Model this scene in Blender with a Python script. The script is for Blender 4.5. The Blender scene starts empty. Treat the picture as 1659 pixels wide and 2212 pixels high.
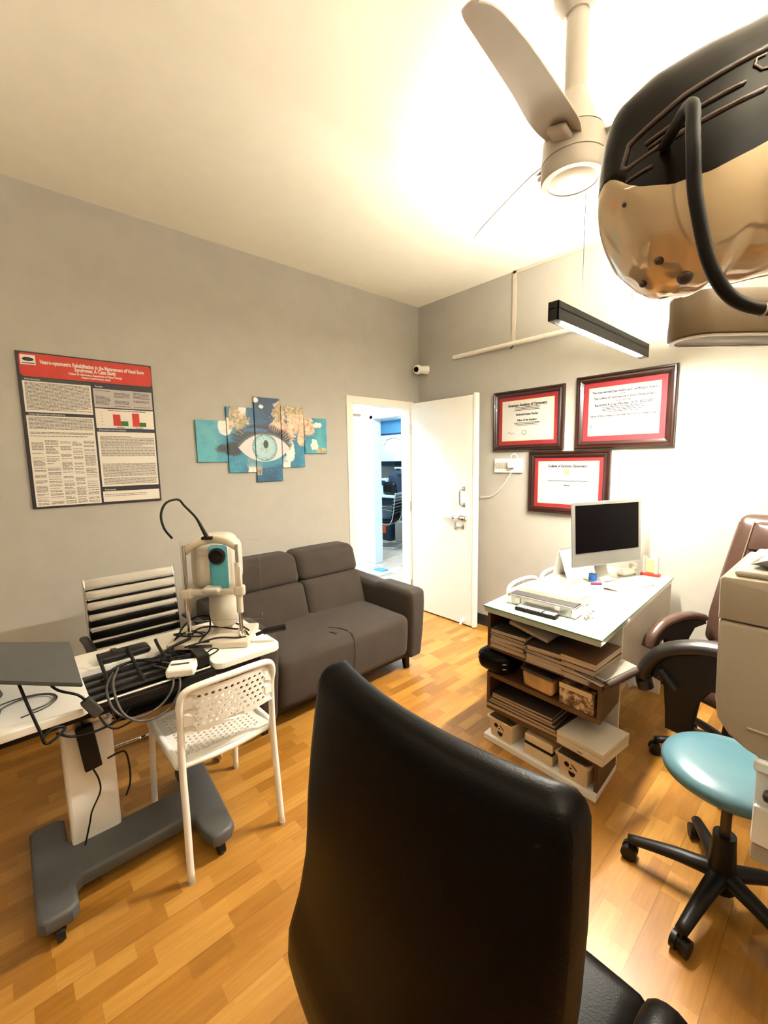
import bpy, bmesh, math, random
from mathutils import Vector, Matrix
random.seed(7)
S = bpy.context.scene
COL = S.collection
PI = math.pi

# ------------------------------------------------------------------ camera, world, lights, exposure
cam_d = bpy.data.cameras.new('camera')
cam = bpy.data.objects.new('camera', cam_d); COL.objects.link(cam); S.camera = cam
cam_d.sensor_fit = 'HORIZONTAL'; cam_d.sensor_width = 36.0
cam_d.lens = 925.6 / 1659 * 36.0
cam_d.clip_start = 0.05; cam_d.clip_end = 60
R_ = Matrix(((0.66780474, -0.0802824, 0.7399943), (0.74414552, 0.09452855, -0.66129554), (-0.01686019, 0.99227974, 0.1228684)))
cam.matrix_world = Matrix.Translation((0, 0, 1.52)) @ R_.to_4x4()

W_ = bpy.data.worlds.new('world'); S.world = W_; W_.use_nodes = True
W_.node_tree.nodes['Background'].inputs[0].default_value = (1.0, 0.86, 0.68, 1)
W_.node_tree.nodes['Background'].inputs[1].default_value = 0.0
S.view_settings.view_transform = 'Standard'; S.view_settings.look = 'None'
S.view_settings.gamma = 1; S.view_settings.use_curve_mapping = False
S.view_settings.exposure = 1.85
UP_FILL_E = 175.0          # added glow on top of the desk pendant, brightens the ceiling
LAMP_E = 345.0        # emission of the pendant tube
REAR_FILL_E = 12.0         # added unseen fill pendant behind the viewer
SIDE_FILL_E = 60.0    # emission of the added unseen fill pendant at right
CLINIC_E = 42.0       # ceiling panels of the rooms beyond the door

# ------------------------------------------------------------------ node expression helper
class NX:
    def __init__(s, mat):
        s.nt = mat.node_tree; s.n = s.nt.nodes
    def m(s, op, a, b=None, c=None, clamp=False):
        k = s.n.new('ShaderNodeMath'); k.operation = op; k.use_clamp = clamp
        for i, v in enumerate((a, b, c)):
            if v is None: continue
            if isinstance(v, (int, float)): k.inputs[i].default_value = v
            else: s.nt.links.new(v, k.inputs[i])
        return k.outputs[0]
    def coords(s):
        g = s.n.new('ShaderNodeNewGeometry'); x = s.n.new('ShaderNodeSeparateXYZ')
        s.nt.links.new(g.outputs['Position'], x.inputs[0]); return x.outputs
    def ocoords(s):
        g = s.n.new('ShaderNodeTexCoord'); x = s.n.new('ShaderNodeSeparateXYZ')
        s.nt.links.new(g.outputs['Object'], x.inputs[0]); return x.outputs
    def comb(s, a, b, c):
        k = s.n.new('ShaderNodeCombineXYZ')
        for i, v in enumerate((a, b, c)):
            if isinstance(v, (int, float)): k.inputs[i].default_value = v
            else: s.nt.links.new(v, k.inputs[i])
        return k.outputs[0]
    def white(s, vec):
        k = s.n.new('ShaderNodeTexWhiteNoise'); s.nt.links.new(vec, k.inputs['Vector']); return k.outputs['Value']
    def noise(s, vec=None, scale=5, detail=3, rough=.5):
        k = s.n.new('ShaderNodeTexNoise'); k.inputs['Scale'].default_value = scale
        k.inputs['Detail'].default_value = detail; k.inputs['Roughness'].default_value = rough
        if vec is None:
            t = s.n.new('ShaderNodeTexCoord'); vec = t.outputs['Object']
        s.nt.links.new(vec, k.inputs['Vector']); return k.outputs['Fac']
    def ramp(s, fac, stops, const=False):
        k = s.n.new('ShaderNodeValToRGB'); e = k.color_ramp.elements
        if const: k.color_ramp.interpolation = 'CONSTANT'
        while len(e) < len(stops): e.new(.5)
        for i, (p, c) in enumerate(stops): e[i].position = p; e[i].color = (*c, 1)
        s.nt.links.new(fac, k.inputs[0]); return k.outputs[0]
    def mix(s, f, a, b):
        k = s.n.new('ShaderNodeMix'); k.data_type = 'RGBA'
        for i, v in ((0, f), (6, a), (7, b)):
            if isinstance(v, tuple): k.inputs[i].default_value = (*v, 1)
            elif isinstance(v, (int, float)): k.inputs[i].default_value = v
            else: s.nt.links.new(v, k.inputs[i])
        return k.outputs[2]
    def bump(s, h, strength, dist=.01):
        k = s.n.new('ShaderNodeBump'); k.inputs['Strength'].default_value = strength; k.inputs['Distance'].default_value = dist
        s.nt.links.new(h, k.inputs['Height']); s.nt.links.new(k.outputs[0], s.n['Principled BSDF'].inputs['Normal'])
    def col(s, c): s.nt.links.new(c, s.n['Principled BSDF'].inputs['Base Color'])
    def set(s, name, v): s.nt.links.new(v, s.n['Principled BSDF'].inputs[name])

def mat(name, c, rough=.5, metal=0., coat=0., bump=None, var=0., emit=None, trans=0., alpha=1., spec=.5, sheen=0.):
    m = bpy.data.materials.new(name); m.use_nodes = True
    p = m.node_tree.nodes['Principled BSDF']
    p.inputs['Base Color'].default_value = (*c, 1); p.inputs['Roughness'].default_value = rough
    p.inputs['Metallic'].default_value = metal; p.inputs['Coat Weight'].default_value = coat
    p.inputs['Specular IOR Level'].default_value = spec; p.inputs['Sheen Weight'].default_value = sheen
    p.inputs['Transmission Weight'].default_value = trans; p.inputs['Alpha'].default_value = alpha
    if emit: p.inputs['Emission Color'].default_value = (*emit[0], 1); p.inputs['Emission Strength'].default_value = emit[1]
    x = NX(m)
    if var:
        n = x.noise(scale=9, detail=4)
        x.col(x.ramp(n, [(.3, tuple(v * (1 - var) for v in c)), (.7, tuple(min(1, v * (1 + var)) for v in c))]))
    if bump:
        x.bump(x.noise(scale=bump[0], detail=2), bump[1], bump[2] if len(bump) > 2 else .002)
    return m

M = {}
M['wall'] = mat('wall paint', (.41, .385, .335), .75, bump=(60, .08), var=.03)
M['ceiling'] = mat('ceiling paint', (.93, .89, .76), .8, bump=(70, .06), var=.015)
M['white'] = mat('white lacquer', (.86, .83, .77), .35, var=.01)
M['door'] = mat('cream door paint', (.85, .80, .70), .4, var=.015)
M['black'] = mat('black plastic', (.009, .008, .0075), .4, var=.1, spec=.25)
M['cable'] = mat('black cable rubber', (.008, .007, .0065), .45, spec=.2)
M['greycable'] = mat('grey cable', (.07, .06, .055), .5)
M['darkgrey'] = mat('dark grey plastic', (.04, .037, .035), .45, var=.05)
M['grey'] = mat('grey powder coat', (.075, .075, .075), .5, var=.06, bump=(120, .1))
M['lightgrey'] = mat('light grey plastic', (.42, .38, .32), .4, var=.03)
M['chrome'] = mat('chrome', (.8, .76, .70), .12, metal=1.)
M['steel'] = mat('brushed steel', (.6, .57, .52), .28, metal=1., var=.05)
M['alu'] = mat('aluminium', (.50, .50, .475), .3, metal=.8, var=.04)
M['beige'] = mat('beige plastic', (.42, .36, .28), .42, var=.02)
M['cream'] = mat('cream plastic', (.58, .51, .41), .3, var=.03)
M['sofa'] = mat('brown grey sofa fabric', (.037, .0255, .0175), .9, bump=(420, .35), var=.12, sheen=.06)
M['leather'] = mat('black leather', (.0016, .001, .0008), .38, bump=(260, .22), var=.1, spec=.11)
M['brownleather'] = mat('dark brown leather', (.055, .028, .020), .27, bump=(190, .15), var=.15, coat=.15)
M['stitch'] = mat('brown stitched piping', (.16, .10, .07), .5)
M['teal'] = mat('teal vinyl', (.075, .165, .205), .3, bump=(250, .1), var=.04)
M['tealp'] = mat('teal plastic', (.08, .34, .42), .35)
M['wood'] = mat('dark brown laminate', (.085, .038, .015), .45, var=.15)
M['frame'] = mat('mahogany frame', (.022, .006, .004), .28, coat=.12, var=.2)
M['redmat'] = mat('red mount board', (.24, .010, .020), .7)
M['paper'] = mat('certificate paper', (.50, .48, .44), .7, var=.01)
M['ink'] = mat('printed ink', (.012, .008, .006), .7)
M['inkp'] = mat('pale gold ink', (.10, .07, .03), .7)
M['gold'] = mat('gold foil', (.65, .48, .15), .4)
M['screen'] = mat('black screen glass', (.002, .0015, .002), .25, spec=.08)
M['glass'] = mat('clear acrylic', (1, 1, 1), .02, trans=1.0)
M['glass'].node_tree.nodes['Principled BSDF'].inputs['IOR'].default_value = 1.1
M['crystal'] = mat('crystal', (.95, .97, .96), .05, trans=.9)
M['red'] = mat('red plastic', (.55, .02, .012), .35)
M['orange'] = mat('orange plastic', (.85, .12, .01), .4)
M['posterred'] = mat('poster red print', (.50, .018, .002), .5, var=.1)
M['posterdark'] = mat('poster dark print', (.018, .010, .016), .5)
M['postergreen'] = mat('poster dark green print', (.02, .035, .02), .5)
M['posterblue'] = mat('poster navy print', (.015, .03, .07), .5)
M['posterwhite'] = mat('poster paper', (.72, .66, .58), .55)
M['postergrey'] = mat('poster grey table', (.42, .38, .36), .55)
M['green'] = mat('green bar print', (.03, .14, .025), .6)
M['blue'] = mat('bright blue print', (.02, .16, .65), .5)
M['cyan'] = mat('cyan print', (.02, .22, .36), .5)
M['purple'] = mat('purple plastic', (.13, .02, .10), .4)
M['bluewall'] = mat('blue wall paint', (.16, .42, .66), .6, var=.04)
M['clinicwhite'] = mat('cool white laminate', (.78, .86, .90), .4)
M['bluegrey'] = mat('blue grey fabric', (.02, .035, .06), .7, var=.2)
M['basket'] = mat('cream basket plastic', (.66, .50, .30), .45, var=.03)
M['plastictub'] = mat('amber food tub', (.42, .25, .10), .3, var=.45)
M['photo'] = mat('patterned carton print', (.22, .14, .08), .5, var=.0)
x = NX(M['photo']); x.col(x.ramp(x.noise(scale=28, detail=5, rough=.7), [(.38, (.03, .018, .012)), (.5, (.22, .12, .06)), (.6, (.60, .47, .32))]))
M['pages'] = mat('page edges', (.42, .30, .19), .8)
x = NX(M['pages']); zz = x.coords()[2]
x.col(x.ramp(x.white(x.comb(0., 0., x.m('FLOOR', x.m('MULTIPLY', zz, 900)))), [(0, (.26, .18, .11)), (1, (.52, .38, .25))]))
M['cover'] = mat('dark journal cover', (.045, .030, .023), .4, var=.3)
M['cloth'] = mat('grey bag plastic', (.17, .155, .135), .35, bump=(14, .8, .02), var=.35)
M['cap'] = mat('glossy black brown shell', (.004, .002, .0012), .25, coat=.0, spec=.12)
M['shell'] = mat('glossy cream shell', (.66, .50, .31), .07, metal=.35, coat=.8, var=.05)
M['trim'] = mat('bronze trim', (.06, .034, .022), .35)
M['skirt'] = mat('black skirting', (.02, .02, .022), .3)
M['lit'] = mat('lit diffuser', (1, 1, 1), .5, emit=((1.0, .93, .80), LAMP_E))
M['fill_up'] = mat('added upward fill glow', (1, 1, 1), .5, emit=((1.0, .93, .78), UP_FILL_E))
M['fill_side'] = mat('added side fill glow', (1, 1, 1), .5, emit=((1.0, .90, .74), SIDE_FILL_E))
M['fill_rear'] = mat('added rear fill glow', (1, 1, 1), .5, emit=((1.0, .88, .70), REAR_FILL_E))
M['litc'] = mat('lit clinic panel', (1, 1, 1), .5, emit=((.72, .88, 1.0), CLINIC_E))
M['litd'] = mat('lit treatment room panel', (1, 1, 1), .5, emit=((.66, .88, 1.0), CLINIC_E * .5))
M['armpad'] = mat('worn black arm pad', (.012, .010, .009), .33, spec=.6)
M['armbeige'] = mat('bronze beige enamel', (.20, .145, .085), .35)
M['fanwhite'] = mat('fan off white', (.47, .42, .35), .4, var=.02)
M['fanglass'] = mat('frosted fan cap', (.80, .72, .60), .35)
M['desktop'] = mat('white laminate under glass', (.40, .43, .375), .12, coat=.6, var=.01)
M['glassedge'] = mat('green glass edge', (.14, .26, .12), .1)

def wood_floor(name, dark, mid, light):
    m = mat(name, mid, .34, coat=.12); x = NX(m); c = x.coords()
    w = .060; L = .36
    row = x.m('FLOOR', x.m('DIVIDE', c[0], w))
    off = x.m('MULTIPLY', x.white(x.comb(row, 3.1, 0.)), 9.0)
    t = x.m('ADD', x.m('DIVIDE', c[1], L), off)
    cell = x.m('FLOOR', t)
    # second random cut makes unequal lengths
    cut = x.m('GREATER_THAN', x.m('FRACT', t), x.m('ADD', .35, x.m('MULTIPLY', x.white(x.comb(row, cell, 5.)), .5)))
    idx = x.m('ADD', x.m('MULTIPLY', cell, 2.), cut)
    rnd = x.white(x.comb(row, idx, 1.))
    gv = x.comb(x.m('MULTIPLY', c[0], 60.), x.m('ADD', x.m('MULTIPLY', c[1], 4.), x.m('MULTIPLY', rnd, 50.)), 0.)
    grain = x.noise(gv, 1.2, 4, .6)
    f = x.m('ADD', x.m('MULTIPLY', rnd, .52), x.m('MULTIPLY', grain, .62))
    col = x.ramp(f, [(.15, dark), (.55, mid), (.95, light)])
    fx = x.m('FRACT', x.m('DIVIDE', c[0], w * 3)); edge = x.m('LESS_THAN', fx, .012)
    x.col(x.mix(x.m('MULTIPLY', edge, .5), col, tuple(v * .35 for v in dark)))
    return m
M['floor'] = wood_floor('honey laminate floor', (.22, .088, .010), (.34, .150, .022), (.48, .245, .052))
M['floor2'] = wood_floor('pale laminate floor', (.42, .30, .20), (.60, .47, .36), (.75, .64, .54))

# ------------------------------------------------------------------ object helpers
ORG = {}
def tag(o, label=None, cat=None, group=None, kind=None):
    if label: o['label'] = label
    if cat: o['category'] = cat
    if group: o['group'] = group
    if kind: o['kind'] = kind
    return o
def thing(name, label, cat, loc=(0, 0, 0), rotz=0., group=None):
    o = bpy.data.objects.new(name, None); COL.objects.link(o); o.empty_display_size = .1
    o.location = loc; o.rotation_euler = (0, 0, rotz)
    ORG[o.name] = Matrix.Translation(loc) @ Matrix.Rotation(rotz, 4, 'Z')
    return tag(o, label, cat, group)
def build(name, bm, m, parent=None, local=False, smooth=False, label=None):
    """link a bmesh as one object; world coordinates are turned into the parent's (or its own) frame"""
    if parent is None:
        xs = [v.co for v in bm.verts]
        o0 = Vector(((min(v.x for v in xs) + max(v.x for v in xs)) / 2, (min(v.y for v in xs) + max(v.y for v in xs)) / 2, min(v.z for v in xs)))
        T = Matrix.Translation(o0); bmesh.ops.transform(bm, matrix=T.inverted(), verts=bm.verts)
    else:
        T = ORG[parent.name]
        if not local: bmesh.ops.transform(bm, matrix=T.inverted(), verts=bm.verts)
    bmesh.ops.recalc_face_normals(bm, faces=bm.faces)
    me = bpy.data.meshes.new(name); bm.to_mesh(me); bm.free()
    for mm in (m if isinstance(m, (list, tuple)) else [m]): me.materials.append(mm)
    if smooth:
        for p in me.polygons: p.use_smooth = True
        if smooth != 'all':
            try: me.set_sharp_from_angle(angle=math.radians(40))
            except Exception: pass
    o = bpy.data.objects.new(name, me); COL.objects.link(o)
    if parent is None: o.location = o0
    else: o.parent = parent
    ORG[o.name] = T
    if label: o['label'] = label
    return o
def BM(): return bmesh.new()
def box(bm, x0, x1, y0, y1, z0, z1, mi=0, mtx=None):
    v = [bm.verts.new(p) for p in ((x0, y0, z0), (x1, y0, z0), (x1, y1, z0), (x0, y1, z0), (x0, y0, z1), (x1, y0, z1), (x1, y1, z1), (x0, y1, z1))]
    for f in ((0, 3, 2, 1), (4, 5, 6, 7), (0, 1, 5, 4), (1, 2, 6, 5), (2, 3, 7, 6), (3, 0, 4, 7)):
        bm.faces.new([v[i] for i in f]).material_index = mi
    if mtx: bmesh.ops.transform(bm, matrix=mtx, verts=v)
    return v
def bbox(bm, x0, x1, y0, y1, z0, z1, r=.004, seg=2, mtx=None, mi=0):
    """bevelled box"""
    b = bmesh.new(); box(b, x0, x1, y0, y1, z0, z1)
    r = min(r, .49 * min(abs(x1 - x0), abs(y1 - y0), abs(z1 - z0)))
    bmesh.ops.bevel(b, geom=b.edges[:], offset=r, segments=seg, affect='EDGES', profile=.5)
    if mtx: bmesh.ops.transform(b, matrix=mtx, verts=b.verts)
    join(bm, b, mi)
def join(bm, b, mi=0):
    mp = {v: bm.verts.new(v.co) for v in b.verts}
    for f in b.faces:
        try: bm.faces.new([mp[v] for v in f.verts]).material_index = mi
        except ValueError: pass
    b.free()
def cushion(bm, x0, x1, y0, y1, z0, z1, r=.04, puff=(0, 0, 0), n=14, mtx=None, fn=None):
    """rounded, puffed-up box"""
    b = bmesh.new(); bmesh.ops.create_cube(b, size=2)
    bmesh.ops.subdivide_edges(b, edges=b.edges[:], cuts=n, use_grid_fill=True)
    c = Vector(((x0 + x1) / 2, (y0 + y1) / 2, (z0 + z1) / 2)); h = Vector(((x1 - x0) / 2, (y1 - y0) / 2, (z1 - z0) / 2))
    r = min(r, h.x, h.y, h.z)
    for v in b.verts:
        u = v.co.copy()
        # concentrate the grid near the rims
        u = Vector([math.copysign(abs(k) ** .75, k) for k in u])
        p = Vector((u.x * h.x, u.y * h.y, u.z * h.z))
        q = Vector([max(-h[i] + r, min(h[i] - r, p[i])) for i in range(3)])
        d = p - q
        if d.length > 1e-9: p = q + d.normalized() * r
        a = [1 - u[i] ** 2 for i in range(3)]
        for i in range(3):
            j, k = (i + 1) % 3, (i + 2) % 3
            p[i] += math.copysign(abs(u[i]) ** 4, u[i]) * puff[i] * max(0, a[j]) ** .6 * max(0, a[k]) ** .6
        p += c
        if fn: p = fn(p)
        v.co = p
    if mtx: bmesh.ops.transform(b, matrix=mtx, verts=b.verts)
    join(bm, b)
def cyl(bm, p0, p1, r0, r1=None, n=20, cap=True, mi=0):
    p0 = Vector(p0); p1 = Vector(p1); r1 = r0 if r1 is None else r1
    d = (p1 - p0).normalized(); a = d.orthogonal().normalized(); b = d.cross(a)
    A = [bm.verts.new(p0 + (a * math.cos(t) + b * math.sin(t)) * r0) for t in [2 * PI * i / n for i in range(n)]]
    B = [bm.verts.new(p1 + (a * math.cos(t) + b * math.sin(t)) * r1) for t in [2 * PI * i / n for i in range(n)]]
    for i in range(n): bm.faces.new((A[i], A[(i + 1) % n], B[(i + 1) % n], B[i])).material_index = mi
    if cap:
        bm.faces.new(A[::-1]).material_index = mi; bm.faces.new(B).material_index = mi
def smooth_path(pts, k=6):
    pts = [Vector(p) for p in pts]; out = []
    P = [pts[0] * 2 - pts[1]] + pts + [pts[-1] * 2 - pts[-2]]
    for i in range(1, len(P) - 2):
        for j in range(k):
            t = j / k; a, b, c, d = P[i - 1], P[i], P[i + 1], P[i + 2]
            out.append(.5 * ((2 * b) + (c - a) * t + (2 * a - 5 * b + 4 * c - d) * t * t + (3 * b - a - 3 * c + d) * t ** 3))
    out.append(pts[-1]); return out
def tube(bm, pts, r, n=8, k=6, up=None, ry=None, closed=False):
    """swept tube; r may be a number or function of 0..1; with up+ry an elliptic section"""
    P = smooth_path(pts, k) if k > 1 else [Vector(p) for p in pts]
    rings = []; a = None; N = len(P)
    for i, p in enumerate(P):
        d = (P[min(i + 1, N - 1)] - P[max(i - 1, 0)]).normalized()
        if up is not None: b = Vector(up).normalized(); a = b.cross(d).normalized(); b = d.cross(a)
        else:
            a = d.orthogonal().normalized() if a is None else (a - d * a.dot(d)).normalized()
            b = d.cross(a)
        rr = r(i / (N - 1)) if callable(r) else r
        r2 = rr if ry is None else (ry(i / (N - 1)) if callable(ry) else ry)
        rings.append([bm.verts.new(p + a * math.cos(t) * rr + b * math.sin(t) * r2) for t in [2 * PI * j / n for j in range(n)]])
    for i in range(N - 1):
        for j in range(n): bm.faces.new((rings[i][j], rings[i][(j + 1) % n], rings[i + 1][(j + 1) % n], rings[i + 1][j]))
    bm.faces.new(rings[0][::-1]); bm.faces.new(rings[-1])
def lathe(bm, prof, c=(0, 0, 0), n=32):
    c = Vector(c); rings = []
    for r, z in prof:
        if r < 1e-6: rings.append([bm.verts.new(c + Vector((0, 0, z)))])
        else: rings.append([bm.verts.new(c + Vector((r * math.cos(2 * PI * i / n), r * math.sin(2 * PI * i / n), z))) for i in range(n)])
    for A, B in zip(rings, rings[1:]):
        for i in range(n):
            j = (i + 1) % n
            if len(A) == 1 and len(B) > 1: bm.faces.new((A[0], B[i], B[j]))
            elif len(B) == 1 and len(A) > 1: bm.faces.new((A[i], A[j], B[0]))
            elif len(A) > 1: bm.faces.new((A[i], A[j], B[j], B[i]))
def prism(bm, poly, mtx, h, bevel=0., seg=2):
    """2D polygon extruded by h along local z, placed by mtx"""
    b = bmesh.new(); n = len(poly)
    A = [b.verts.new((p[0], p[1], 0)) for p in poly]; B = [b.verts.new((p[0], p[1], h)) for p in poly]
    b.faces.new(A[::-1]); b.faces.new(B)
    for i in range(n): b.faces.new((A[i], A[(i + 1) % n], B[(i + 1) % n], B[i]))
    bmesh.ops.recalc_face_normals(b, faces=b.faces)
    if bevel:
        e = [e for e in b.edges if abs(e.verts[0].co.z - e.verts[1].co.z) < 1e-6]
        bmesh.ops.bevel(b, geom=e, offset=bevel, segments=seg, affect='EDGES', profile=.5)
    bmesh.ops.transform(b, matrix=mtx, verts=b.verts); join(bm, b)
def rrect(x0, x1, y0, y1, r, k=5):
    out = []
    for cx, cy, a in ((x1 - r, y0 + r, -90), (x1 - r, y1 - r, 0), (x0 + r, y1 - r, 90), (x0 + r, y0 + r, 180)):
        for i in range(k + 1):
            t = math.radians(a + 90 * i / k); out.append((cx + r * math.cos(t), cy + r * math.sin(t)))
    return out
def frame_m(o, ex, ey):
    """matrix whose local x, y, z axes are ex, ey, ex x ey at o"""
    ex = Vector(ex).normalized(); ey = Vector(ey).normalized(); ez = ex.cross(ey)
    return Matrix(((ex.x, ey.x, ez.x, o[0]), (ex.y, ey.y, ez.y, o[1]), (ex.z, ey.z, ez.z, o[2]), (0, 0, 0, 1)))
def text_bm(bm, s, mtx, size, align='CENTER', extr=.0004, fit=None):
    c = bpy.data.curves.new('lettering', 'FONT'); c.body = s; c.size = size; c.align_x = align; c.align_y = 'CENTER'; c.extrude = extr; c.resolution_u = 2; c.offset = size * .035
    o = bpy.data.objects.new('lettering', c); COL.objects.link(o)
    dg = bpy.context.evaluated_depsgraph_get(); dg.update()
    me = bpy.data.meshes.new_from_object(o.evaluated_get(dg))
    b = bmesh.new(); b.from_mesh(me)
    if fit and b.verts:
        w = max(v.co.x for v in b.verts) - min(v.co.x for v in b.verts)
        for v in b.verts: v.co.x *= fit / w
    bmesh.ops.transform(b, matrix=mtx, verts=b.verts); join(bm, b)
    bpy.data.objects.remove(o); bpy.data.curves.remove(c); bpy.data.meshes.remove(me)
def children_of(o): return [c for c in bpy.data.objects if c.parent == o]
def copy_tree(o, parent=None, loc=None, rotz=None):
    kids = children_of(o)
    c = o.copy(); COL.objects.link(c)
    if parent: c.parent = parent
    if loc is not None: c.location = loc
    if rotz is not None: c.rotation_euler = (0, 0, rotz)
    if parent is None: ORG[c.name] = Matrix.Translation(c.location) @ Matrix.Rotation(c.rotation_euler[2], 4, 'Z')
    for k in kids: copy_tree(k, c)
    return c
def struct(name, bm, m, parent=None):
    o = build(name, bm, m, parent)
    o['kind'] = 'structure'
    return o

# ------------------------------------------------------------------ the room
WX, WY, CH = -3.0, 3.17, 2.965
RX, RY = 1.55, -1.9
b = BM(); box(b, WX, RX, RY, WY, -.06, 0); struct('floor', b, M['floor'])
b = BM(); box(b, WX - .2, RX + .1, RY - .1, WY + .1, CH, CH + .1); struct('ceiling', b, M['ceiling'])
DY0, DY1, DZ = 2.30, 3.045, 2.03
b = BM()
box(b, WX - .09, WX, RY, DY0, 0, CH); box(b, WX - .09, WX, DY1, WY + .1, 0, CH); box(b, WX - .09, WX, DY0, DY1, DZ, CH)
struct('wall_left', b, M['wall'])
b = BM(); box(b, WX, RX, WY, WY + .1, 0, CH); struct('wall_back', b, M['wall'])
b = BM(); box(b, RX, RX + .1, RY, WY + .1, 0, CH); struct('wall_right', b, M['wall'])
b = BM(); box(b, WX - .09, RX + .1, RY - .1, RY, 0, CH); struct('wall_front', b, M['wall'])
b = BM(); box(b, -2.99, RX, WY - .012, WY, 0, .10); struct('baseboard_back', b, M['skirt'])
b = BM(); box(b, WX, WX + .012, RY, 2.27, 0, .10); struct('baseboard_left', b, M['skirt'])
# door frame in the left wall and the leaf swung open in front of the back wall
b = BM()
bbox(b, WX - .10, WX + .012, DY0 - .035, DY0 + .03, 0, DZ + .035, .004)
bbox(b, WX - .10, WX + .012, DY1 - .03, DY1 + .035, 0, DZ + .035, .004)
bbox(b, WX - .101, WX + .0135, DY0 - .036, DY1 + .036, DZ - .03, DZ + .036, .004)
struct('trim_1', b, M['door'])
b = BM(); bbox(b, -2.985, -2.235, 3.035, 3.07, .012, 2.045, .003)
door = struct('door_1', b, M['door'])
b = BM(); bbox(b, -2.236, -2.21, 3.028, 3.078, .008, 2.06, .003); build('edge_strip', b, M['white'], door)
b = BM(); tube(b, [(-2.34, 3.035, 1.25), (-2.34, 2.985, 1.24), (-2.34, 2.98, 1.18), (-2.34, 2.985, 1.115), (-2.34, 3.035, 1.105)], .008)
bbox(b, -2.36, -2.32, 3.03, 3.036, 1.23, 1.27); bbox(b, -2.36, -2.32, 3.03, 3.036, 1.085, 1.125)
build('door_handle', b, M['steel'], door, smooth=True, label='brushed steel pull handle')
b = BM(); cyl(b, (-2.57, 3.02, .985), (-2.31, 3.02, .99), .007); bbox(b, -2.46, -2.30, 3.024, 3.036, .965, 1.01)
for xx in (-2.45, -2.38, -2.31): bbox(b, xx - .008, xx + .008, 3.008, 3.034, .97, 1.005)
cyl(b, (-2.40, 3.02, .985), (-2.40, 2.985, .975), .006)
build('sliding_bolt', b, M['chrome'], door, smooth=True)
b = BM(); bbox(b, -2.44, -2.42, 3.026, 3.036, .88, .945); tube(b, [(-2.40, 3.03, .90), (-2.40, 3.0, .905), (-2.37, 3.0, .91), (-2.345, 3.03, .915)], .006); bbox(b, -2.38, -2.33, 3.028, 3.036, .89, .93)
build('hasp', b, M['steel'], door, smooth=True)
b = BM(); cyl(b, (-2.33, 3.036, .055), (-2.33, 3.0, .05), .018, .012); cyl(b, (-2.33, 3.0, .05), (-2.33, 2.985, .02), .012, .010)
build('door_stop', b, M['white'], door, smooth=True)
for z in (.25, 1.05, 1.8):
    b = BM(); cyl(b, (-2.99, 3.03, z - .05), (-2.99, 3.03, z + .05), .008); build('hinge', b, M['steel'], door, smooth=True)
# door closer, on the frame over the opening
t = thing('door_closer', 'small white door closer arm at top left of the door opening', 'door closer', (-3.02, 2.36, 1.93))
b = BM(); bbox(b, -3.03, -2.99, 2.335, 2.42, 1.895, 1.915, .003); build('closer_body', b, M['lightgrey'], t)
b = BM(); cyl(b, (-3.01, 2.345, 1.915), (-3.01, 2.345, 2.0), .006); build('closer_arm', b, M['steel'], t)

# rooms beyond the door
b = BM(); box(b, -9, WX - .005, 1.4, 8.2, -.06, -.001); box(b, WX - .09, WX, DY0, DY1, -.001, .001); struct('floor_2', b, M['floor2'])
b = BM(); box(b, -9, WX - .2, 1.3, 8.2, CH - .25, CH - .15); struct('ceiling_2', b, M['clinicwhite'])
CY = 4.0
b = BM()
box(b, -6.6, -4.68, CY, CY + .1, 0, 2.72); box(b, -4.02, WX - .09, CY, CY + .1, 0, 2.72); box(b, -4.68, -4.02, CY, CY + .1, 2.10, 2.72)
struct('wall_corridor', b, M['clinicwhite'])
b = BM(); bbox(b, -4.73, -4.66, CY - .02, CY + .13, 0, 2.13); bbox(b, -4.04, -3.97, CY - .02, CY + .13, 0, 2.13); bbox(b, -4.73, -3.97, CY - .02, CY + .13, 2.08, 2.14)
struct('trim_2', b, M['clinicwhite'])
b = BM(); box(b, -6.7, -6.6, 1.3, CY + .1, 0, 2.72); struct('wall_corridor_end', b, M['clinicwhite'])
b = BM(); box(b, -6.6, WX - .09, 1.3, 1.4, 0, 2.72); struct('wall_corridor_side', b, M['clinicwhite'])
b = BM(); box(b, -9, WX - .09, 6.1, 6.2, 0, 2.72); struct('wall_clinic', b, M['bluewall'])
b = BM(); box(b, -9.1, -9, CY, 6.2, 0, 2.72); box(b, WX - .19, WX - .09, CY + .1, 6.2, 0, 2.72); struct('wall_clinic_side', b, M['clinicwhite'])
for (px, py, lb) in ((-3.9, 2.6, 'square ceiling light of the corridor just beyond the door'), (-5.6, 4.75, 'square ceiling light of the blue treatment room')):
    t = thing('ceiling_light', lb, 'ceiling light', (px, py, 2.69))
    b = BM(); bbox(b, px - .3, px + .3, py - .3, py + .3, 2.69, 2.715); build('light_frame', b, M['white'], t)
    b = BM(); box(b, px - .27, px + .27, py - .27, py + .27, 2.682, 2.69); build('diffuser', b, M['litc' if px > -5 else 'litd'], t)

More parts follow.
